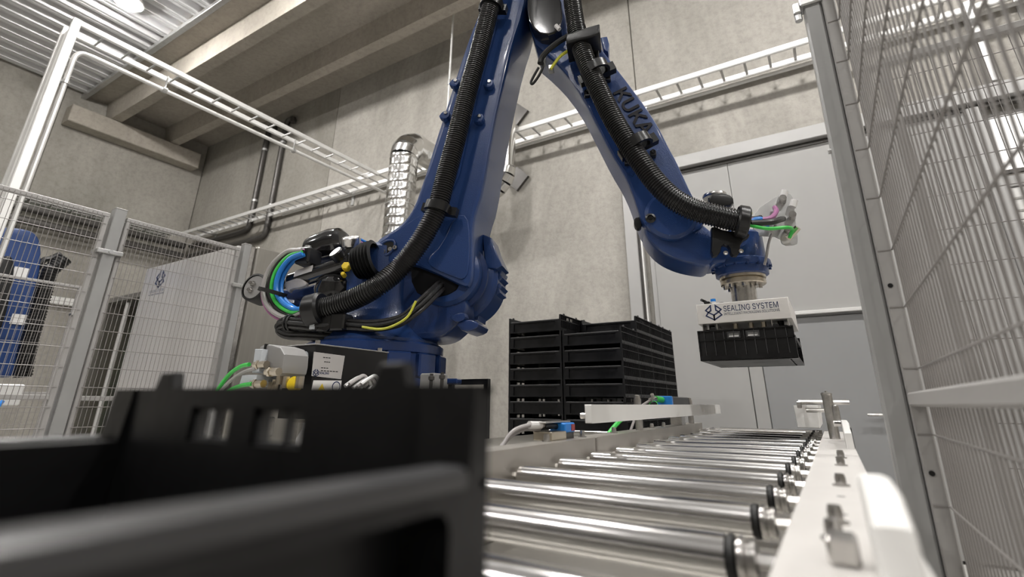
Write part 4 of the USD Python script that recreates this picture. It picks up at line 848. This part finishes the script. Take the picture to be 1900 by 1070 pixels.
k1 = [(-0.105, 1.258), (-0.130, 1.325), (-0.011, 1.305), (-0.067, 1.249)]
rp('gusset_plate', slab(k1, -.285, -.272, .002), BLACK, 25)
for q in [(-0.141, 1.307), (-0.124, 1.272)]: rp('bracket_label', bx(q[0]-.012, q[0]+.010, -.296, -.288, q[1]-.016, q[1]+.016, .002), GREYL, False)
q = [(-0.286, 1.594)][0]; rp('cable_clip', bx(q[0]-.035, q[0]+.035, -.20, -.10, q[1]-.045, q[1]+.030, .008), BLACK, False); rp('clip_screw', cyl((q[0]-.01, -.15, q[1]+.03), (q[0]-.01, -.15, q[1]+.048), .014, 10), GALV)
bund = [(CABLEB, .0105, 0, '560,470'), ]
loop = [(-0.269, 1.586), (-0.324, 1.565), (-0.363, 1.506), (-0.365, 1.436), (-0.330, 1.385), (-0.274, 1.352), (-0.204, 1.341)]
for i, (mm, rr, off, dy) in enumerate(((CABLEB, .0105, .0, -.22), (CABLEG, .008, .022, -.22), (CABLEK, .010, .040, -.21), (CABLEW, .010, .060, -.22), (CABLEP, .008, .078, -.20), (CABLEB, .010, -.004, -.195), (CABLEK, .009, .030, -.19))):
    ctr = np.array([(-0.233, 1.463)][0]); pts = []
    for j, pq in enumerate(loop):
        v_ = np.array(pq)-ctr; v_ = v_/np.linalg.norm(v_); w_ = math.sin(PI*j/6)**.6 if 0 < j < 6 else .25
        pts.append((pq[0]+v_[0]*off*w_, dy, pq[1]+v_[1]*off*w_))
    pts[-1] = (pts[-1][0], -.26, pts[-1][2]); rp('cable', wire(pts, rr, 10), mm)
q = [(-0.359, 1.430)][0]; rp('cable_tie', lathe([(.052, -.008), (.058, -.008), (.058, .008), (.052, .008)], (q[0]-.028, -.21, q[1]-.004), (.25, 0, 1), 24), RUBBER)
rp('cable_wrap', slab(chaikin([(-0.378, 1.476), (-0.321, 1.502), (-0.282, 1.486), (-0.253, 1.462), (-0.286, 1.449), (-0.332, 1.446), (-0.338, 1.426)], 1), -.175, -.15, .006), FOAM, 25)
rp('cable', wire(P3([(-0.114, 1.690), (-0.045, 1.668), (0.032, 1.676), (0.096, 1.690)], [-.08, .02, .10, .14]), .010, 8), CABLEB); rp('cable', wire(P3([(-0.105, 1.676), (-0.038, 1.652), (0.039, 1.660), (0.097, 1.675)], [-.08, .02, .10, .14]), .008, 8), CABLEP)
# black cable bundle looping below the turret
bd = [(0.322, 1.454), (0.315, 1.396), (0.280, 1.335), (0.225, 1.292), (0.155, 1.274), (0.078, 1.271), (-0.013, 1.278), (-0.104, 1.272), (-0.200, 1.282), (-0.272, 1.288), (-0.298, 1.272), (-0.265, 1.250), (-0.170, 1.244), (-0.076, 1.238)]
for i in range(7):
    dy, dz = .016*math.cos(i*2*PI/6), .016*math.sin(i*2*PI/6)
    if i == 6: dy = dz = 0
    yb = np.array([-.10, -.19, -.24, -.25, -.25, -.25, -.25, -.27, -.27, -.26, -.25, -.24, -.24, -.22])
    rp('bundled_cable', wire([(a_+(.012*math.cos(i*1.7) if j < 3 else 0), yy+dy, b_+dz) for j, ((a_, b_), yy) in enumerate(zip(bd, yb))], .0085, 8), CABLEK if i % 3 else RUBBER)
rp('earth_cable', wire(P3([(0.280, 1.356), (0.249, 1.296), (0.187, 1.262), (0.134, 1.255), (0.071, 1.265)], -.27), .005, 8), CABLEY)
q = [(-0.027, 1.287)][0]; rp('cable_holder', bx(q[0]-.03, q[0]+.03, -.29, -.22, q[1]-.035, q[1]+.03, .006), BLACK, False)
for qq in (.15, .30): rp('cable_tie', lathe([(.026, -.004), (.031, -.004), (.031, .004), (.026, .004)], (bd[9][0]+qq*.1, -.26, bd[9][1]), (1, 0, 0), 18), RUBBER)
q = [(-0.302, 1.277)][0]
rp('loop_sleeve', [wire(P3([(-0.102, 1.259), (-0.198, 1.270), (-0.273, 1.267), (-0.294, 1.276), (-0.230, 1.254), (-0.098, 1.230), (0.104, 1.235)], [-.25]*5+[-.22, -.18]), .014, 8)], RUBBER)

# ------------------------------------------------------------------ gripper head
GXc, GYf = -.2215, 1.872
t = thing('gripper_head', 'pale box-shaped gripper head lettered in blue, bolted under the robot wrist', 'gripper', (GXc, 2.05, 1.26))
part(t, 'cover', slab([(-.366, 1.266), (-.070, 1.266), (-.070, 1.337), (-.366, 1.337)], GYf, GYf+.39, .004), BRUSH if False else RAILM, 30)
part(t, 'stub', lathe([(.045, 1.337), (.045, 1.425)], (GXc, 2.05, 0), (0, 0, 1), 32), STEEL)
part(t, 'stub_foot', lathe([(0, 1.337), (.065, 1.337), (.065, 1.343), (.045, 1.345)], (GXc, 2.05, 0), (0, 0, 1), 32), STEEL)
for k in range(8):
    a = 2*PI*k/8+.2; part(t, 'flange_bolt', [cyl((GXc+.062*math.cos(a), 2.05+.062*math.sin(a), 1.413), (GXc+.062*math.cos(a), 2.05+.062*math.sin(a), 1.425), .007, 6)], STEEL)
part(t, 'logo', box_logo((-.309, GYf-.0003, 1.304), .052, (1, 0, 0), (0, 0, 1), .085, .0006), INK, False)
w0 = meshkit.text_mesh('SEALING SYSTEM', .0195, .0006).extents[0]
part(t, 'lettering', text_on('SEALING SYSTEM', .0195, (-.276, GYf-.0003, 1.3045), (1, 0, 0), (0, 0, 1), .0006, False, .172/w0), INK, False)
w0 = meshkit.text_mesh('INTELLIGENT PACKAGING SOLUTIONS', .0085, .0006).extents[0]
part(t, 'lettering', text_on('INTELLIGENT PACKAGING SOLUTIONS', .0085, (-.276, GYf-.0003, 1.2915), (1, 0, 0), (0, 0, 1), .0006, False, .174/w0), INKG, False)
part(t, 'blue_fitting', [cyl((-.315, 1.93, 1.337), (-.315, 1.93, 1.352), .010, 14)], LABELW); part(t, 'blue_cap', cyl((-.315, 1.93, 1.352), (-.315, 1.93, 1.362), .009, 14), SBLUE)
part(t, 'black_fitting', [cyl((-.29, 1.95, 1.337), (-.29, 1.95, 1.350), .010, 12), cyl((-.275, 1.95, 1.343), (-.262, 1.95, 1.343), .005, 10)], BLACK)
part(t, 'black_clip', [bx(-.338, -.318, GYf+.0, GYf+.05, 1.337, 1.345, .002), cyl((-.345, GYf+.0, 1.352), (-.320, GYf+.05, 1.340), .005, 8)], BLACK, False)
for sx in (-.33, -.108):
    part(t, 'suction_cup', lathe([(.010, 1.266), (.010, 1.252), (.024, 1.250), (.024, 1.238), (.016, 1.232), (.026, 1.222)][::-1], (sx, 1.93, 0), (0, 0, 1), 20), RUBBER)
    for dx in (-.024, .024): part(t, 'centering_plate', bx(sx+dx-.0015, sx+dx+.0015, 1.885, 1.96, 1.215, 1.266), STEEL, False)
for sx in (-.25, -.20, -.16): part(t, 'pneumatic_fitting', cyl((sx, 1.92, 1.244), (sx, 1.92, 1.266), .008, 10), BRASS)

# ------------------------------------------------------------------ junction box and plugs in front of the base
t = thing('junction_box', 'black junction box with a silver rating plate at the foot of the robot', 'box', (-1.36, 1.15, 1.0))
JX, JY = -1.305, 1.0
part(t, 'body', slab([(JX-.135, .95), (JX, .95), (JX, 1.160), (JX-.135, 1.160)], JY, JY+.30, .003), BLACK, 30)
part(t, 'lid', bx(JX-.137, JX+.002, JY-.003, JY+.303, 1.160, 1.164, .001), GREYP, False)
f0 = [(0.994, 1.139), (1.111, 1.136), (1.107, 1.065), (0.997, 1.070)]
pl = slab(f0, JX+.0005, JX+.002, 0, 'x'); rpl = part(t, 'rating_plate', pl, LABEL, False, label='silver rating plate with small blue logo')
yA, yB = f0[0][0], f0[1][0]; zA, zB = f0[3][1], f0[0][1]
lines = [(.30, .55, .80), (.35, .55, .62), (.28, .52, .36), (.28, .85, .24)]
for (u0, u1, vv_) in lines:
    n_ = 6 if u1 > .7 else 3
    for j in range(n_):
        a = yA+(yB-yA)*(u0+(u1-u0)*j/n_); b = yA+(yB-yA)*(u0+(u1-u0)*(j+.75)/n_); z = zA+(zB-zA)*vv_; part(rpl, 'print', bx(JX+.0018, JX+.0024, a, b, z-.0012, z+.0012), INKK, False)
part(rpl, 'logo', box_logo((JX+.0019, yA+(yB-yA)*.14, zA+(zB-zA)*.13), .020, (0, 1, 0), (0, 0, 1), .12, .0005), INK, False)
part(rpl, 'print', text_on('SEALING', .006, (JX+.0019, yA+(yB-yA)*.24, zA+(zB-zA)*.10), (0, 1, 0), (0, 0, 1), .0005, True), INK, False)
f1 = [(1.006, 1.058), (1.110, 1.061), (1.110, 1.007), (1.002, 1.006)]
wl = part(t, 'warning_label', slab(f1, JX+.0005, JX+.002, 0, 'x'), LABELW, False)
yC = f1[0][0]; zC = f1[0][1]
part(wl, 'triangle', slab([(yC+.018, zC-.030), (yC+.046, zC-.030), (yC+.032, zC-.008)], JX+.0018, JX+.0026, 0, 'x'), YELLOW, False)
part(wl, 'blue_circle', lathe([(.013, 0), (.016, 0), (.016, .0008), (.013, .0008)], (JX+.0018, yC+.085, zC-.016), (1, 0, 0), 24), INK, False)
for j in range(3): part(wl, 'print', bx(JX+.0018, JX+.0026, yC+.125+.012*j, yC+.133+.012*j, zC-.022+.006*(j % 2), zC-.012), INKK, False)
for q in [(-1.350, 1.127), (-1.352, 1.082)]: part(t, 'round_plug', lathe([(0, 0), (.016, 0), (.016, .002), (.012, .003), (0, .003)], (q[0], JY-.0005, q[1]), (0, -1, 0), 24), GREYL)
for (x, y) in ((-.02, .02), (-.02, .28), (-.11, .28)): part(t, 'lid_screw', cyl((JX+x, JY+y, 1.164), (JX+x, JY+y, 1.176), .008, 10), STEEL)
part(t, 'support_frame', [bx(JX-.12, JX-.10, JY+.03, JY+.05, 0, .95), bx(JX-.03, JX-.01, JY+.28, JY+.30, 0, .95), bx(JX-.12, JX-.01, JY+.03, JY+.30, .94, .951)], STEEL, False)
t = thing('cable_plug', 'grey industrial plug hood with green and grey cables beside the junction box', 'plug', (-1.36, .93, 1.05))
g0 = [(-1.442, 1.151), (-1.400, 1.160), (-1.311, 1.140), (-1.305, 1.077), (-1.321, 1.063), (-1.436, 1.084)]
part(t, 'hood', slab(chaikin(g0, 1), .90, .985, .006), GREYP, 25)
g1 = [(-1.424, 1.143), (-1.387, 1.141), (-1.384, 1.078), (-1.419, 1.076)]
part(t, 'hood_back', slab(g1, .88, .96, .004), GREYL, 25)
g2 = [(-1.465, 1.071), (-1.391, 1.070), (-1.390, 1.040), (-1.472, 1.041)]
part(t, 'socket', slab(g2, .88, .97, .004), GREYL, 25)
part(t, 'lever', bx(g0[1][0]-.004, g0[1][0]+.002, .895, .99, g0[1][1]-.06, g0[1][1]-.002, .001), BLACK, False)
for q in [(-1.390, 1.097), (-1.328, 1.076), (-1.389, 1.045)]: part(t, 'cable_gland', [cyl((q[0]-.025, .885, q[1]), (q[0]+.03, .885, q[1]), .011, 8), cyl((q[0]-.012, .885, q[1]), (q[0]-.002, .885, q[1]), .014, 6)], BRASS, 20)
c1 = [(-1.445, 1.100), (-1.487, 1.095), (-1.538, 1.073), (-1.581, 1.032), (-1.605, 0.996)]
part(t, 'green_cable', wire([(a, .885, b) for a, b in c1], .006, 8), CABLEG)
c1 = [(-1.400, 1.088), (-1.457, 1.079), (-1.513, 1.057), (-1.558, 1.025), (-1.582, 0.996)]
part(t, 'grey_cable', wire([(a, .88, b) for a, b in c1], .005, 8), CABLEW)
c1 = [(-1.397, 1.045), (-1.453, 1.040), (-1.508, 1.025), (-1.539, 0.997)]
part(t, 'green_cable', wire([(a, .875, b) for a, b in c1], .006, 8), CABLEG)
q = [(-1.285, 1.042)][0]; part(t, 'yellow_cap', lathe([(.0, 0), (.018, 0), (.020, .004), (.020, .02), (.0, .02)], (q[0], .94, q[1]), (.3, -.9, .2), 20), YELLOW)
for a, b in [(-1.353, 1.064), (-1.321, 1.054), (-1.369, 1.046), (-1.264, 1.053), (-1.387, 1.040)]: part(t, 'fitting', cyl((a, .93, b-.02), (a, .93, b+.012), .012, 8), BRASS, 20)
part(t, 'mounting_plate', bx(g0[0][0]-.05, JX-.14, .90, 1.0, .90, .955, .004), STEEL, False)
part(t, 'stand', bx(-1.55, -1.52, .93, .96, 0, .90), STEEL, False)
# small fittings right of the base
t = thing('lifting_frame', 'black rectangular handle frame standing right of the robot base', 'handle', (-1.1, 1.9, .9))
k2 = [(-1.388, 1.090), (-1.185, 1.087), (-1.184, 1.049), (-1.385, 1.051)]
x0, x1, z1 = k2[0][0], k2[1][0], k2[0][1]
part(t, 'frame', plate(sbox(x0, .85, x1, z1).difference(sbox(x0+.02, .80, x1-.02, z1-.022)), 1.75, 1.77), BLACK, False)
part(t, 'stand', [bx(x0, x1, 1.755, 1.765, .83, .851), bx((x0+x1)/2-.015, (x0+x1)/2+.015, 1.75, 1.77, 0, .83)], PIPE, False)
t = thing('terminal_block', 'pale grey terminal block with dark studs by the base ring', 'box', (-1.2, 1.45, .9))
k3 = [(-1.260, 1.097), (-1.190, 1.096), (-1.186, 1.041), (-1.255, 1.042)]
part(t, 'block', bx(k3[0][0], k3[1][0], 1.42, 1.50, .80, k3[0][1], .006), GREYP, False)
part(t, 'stand', bx(k3[0][0]+.01, k3[0][0]+.04, 1.44, 1.48, 0, .80), STEEL, False)
for q in [(-1.186, 1.073), (-1.138, 1.076)]: part(t, 'stud', [cyl((q[0], 1.40, q[1]-.05), (q[0], 1.40, q[1]+.02), .006, 8), lathe([(.0, 0), (.011, .006), (.011, .016), (0, .022)], (q[0], 1.40, q[1]-.006), (0, 0, 1), 12)], PIPE)
t = thing('braided_conduit', 'grey braided conduit bunch spilling beside the junction box', 'conduit', (-1.25, 1.25, 1.0))
k4 = [(1.080, 1.043), (1.108, 1.060), (1.135, 1.070), (1.153, 1.052), (1.140, 1.038)]
for j in range(5): part(t, 'braid', wire([(-1.25+.006*j, a+.01*j, b+.006*math.sin(j*2)) for a, b in k4], .006, 7), CABLEW if j % 2 else GALV)
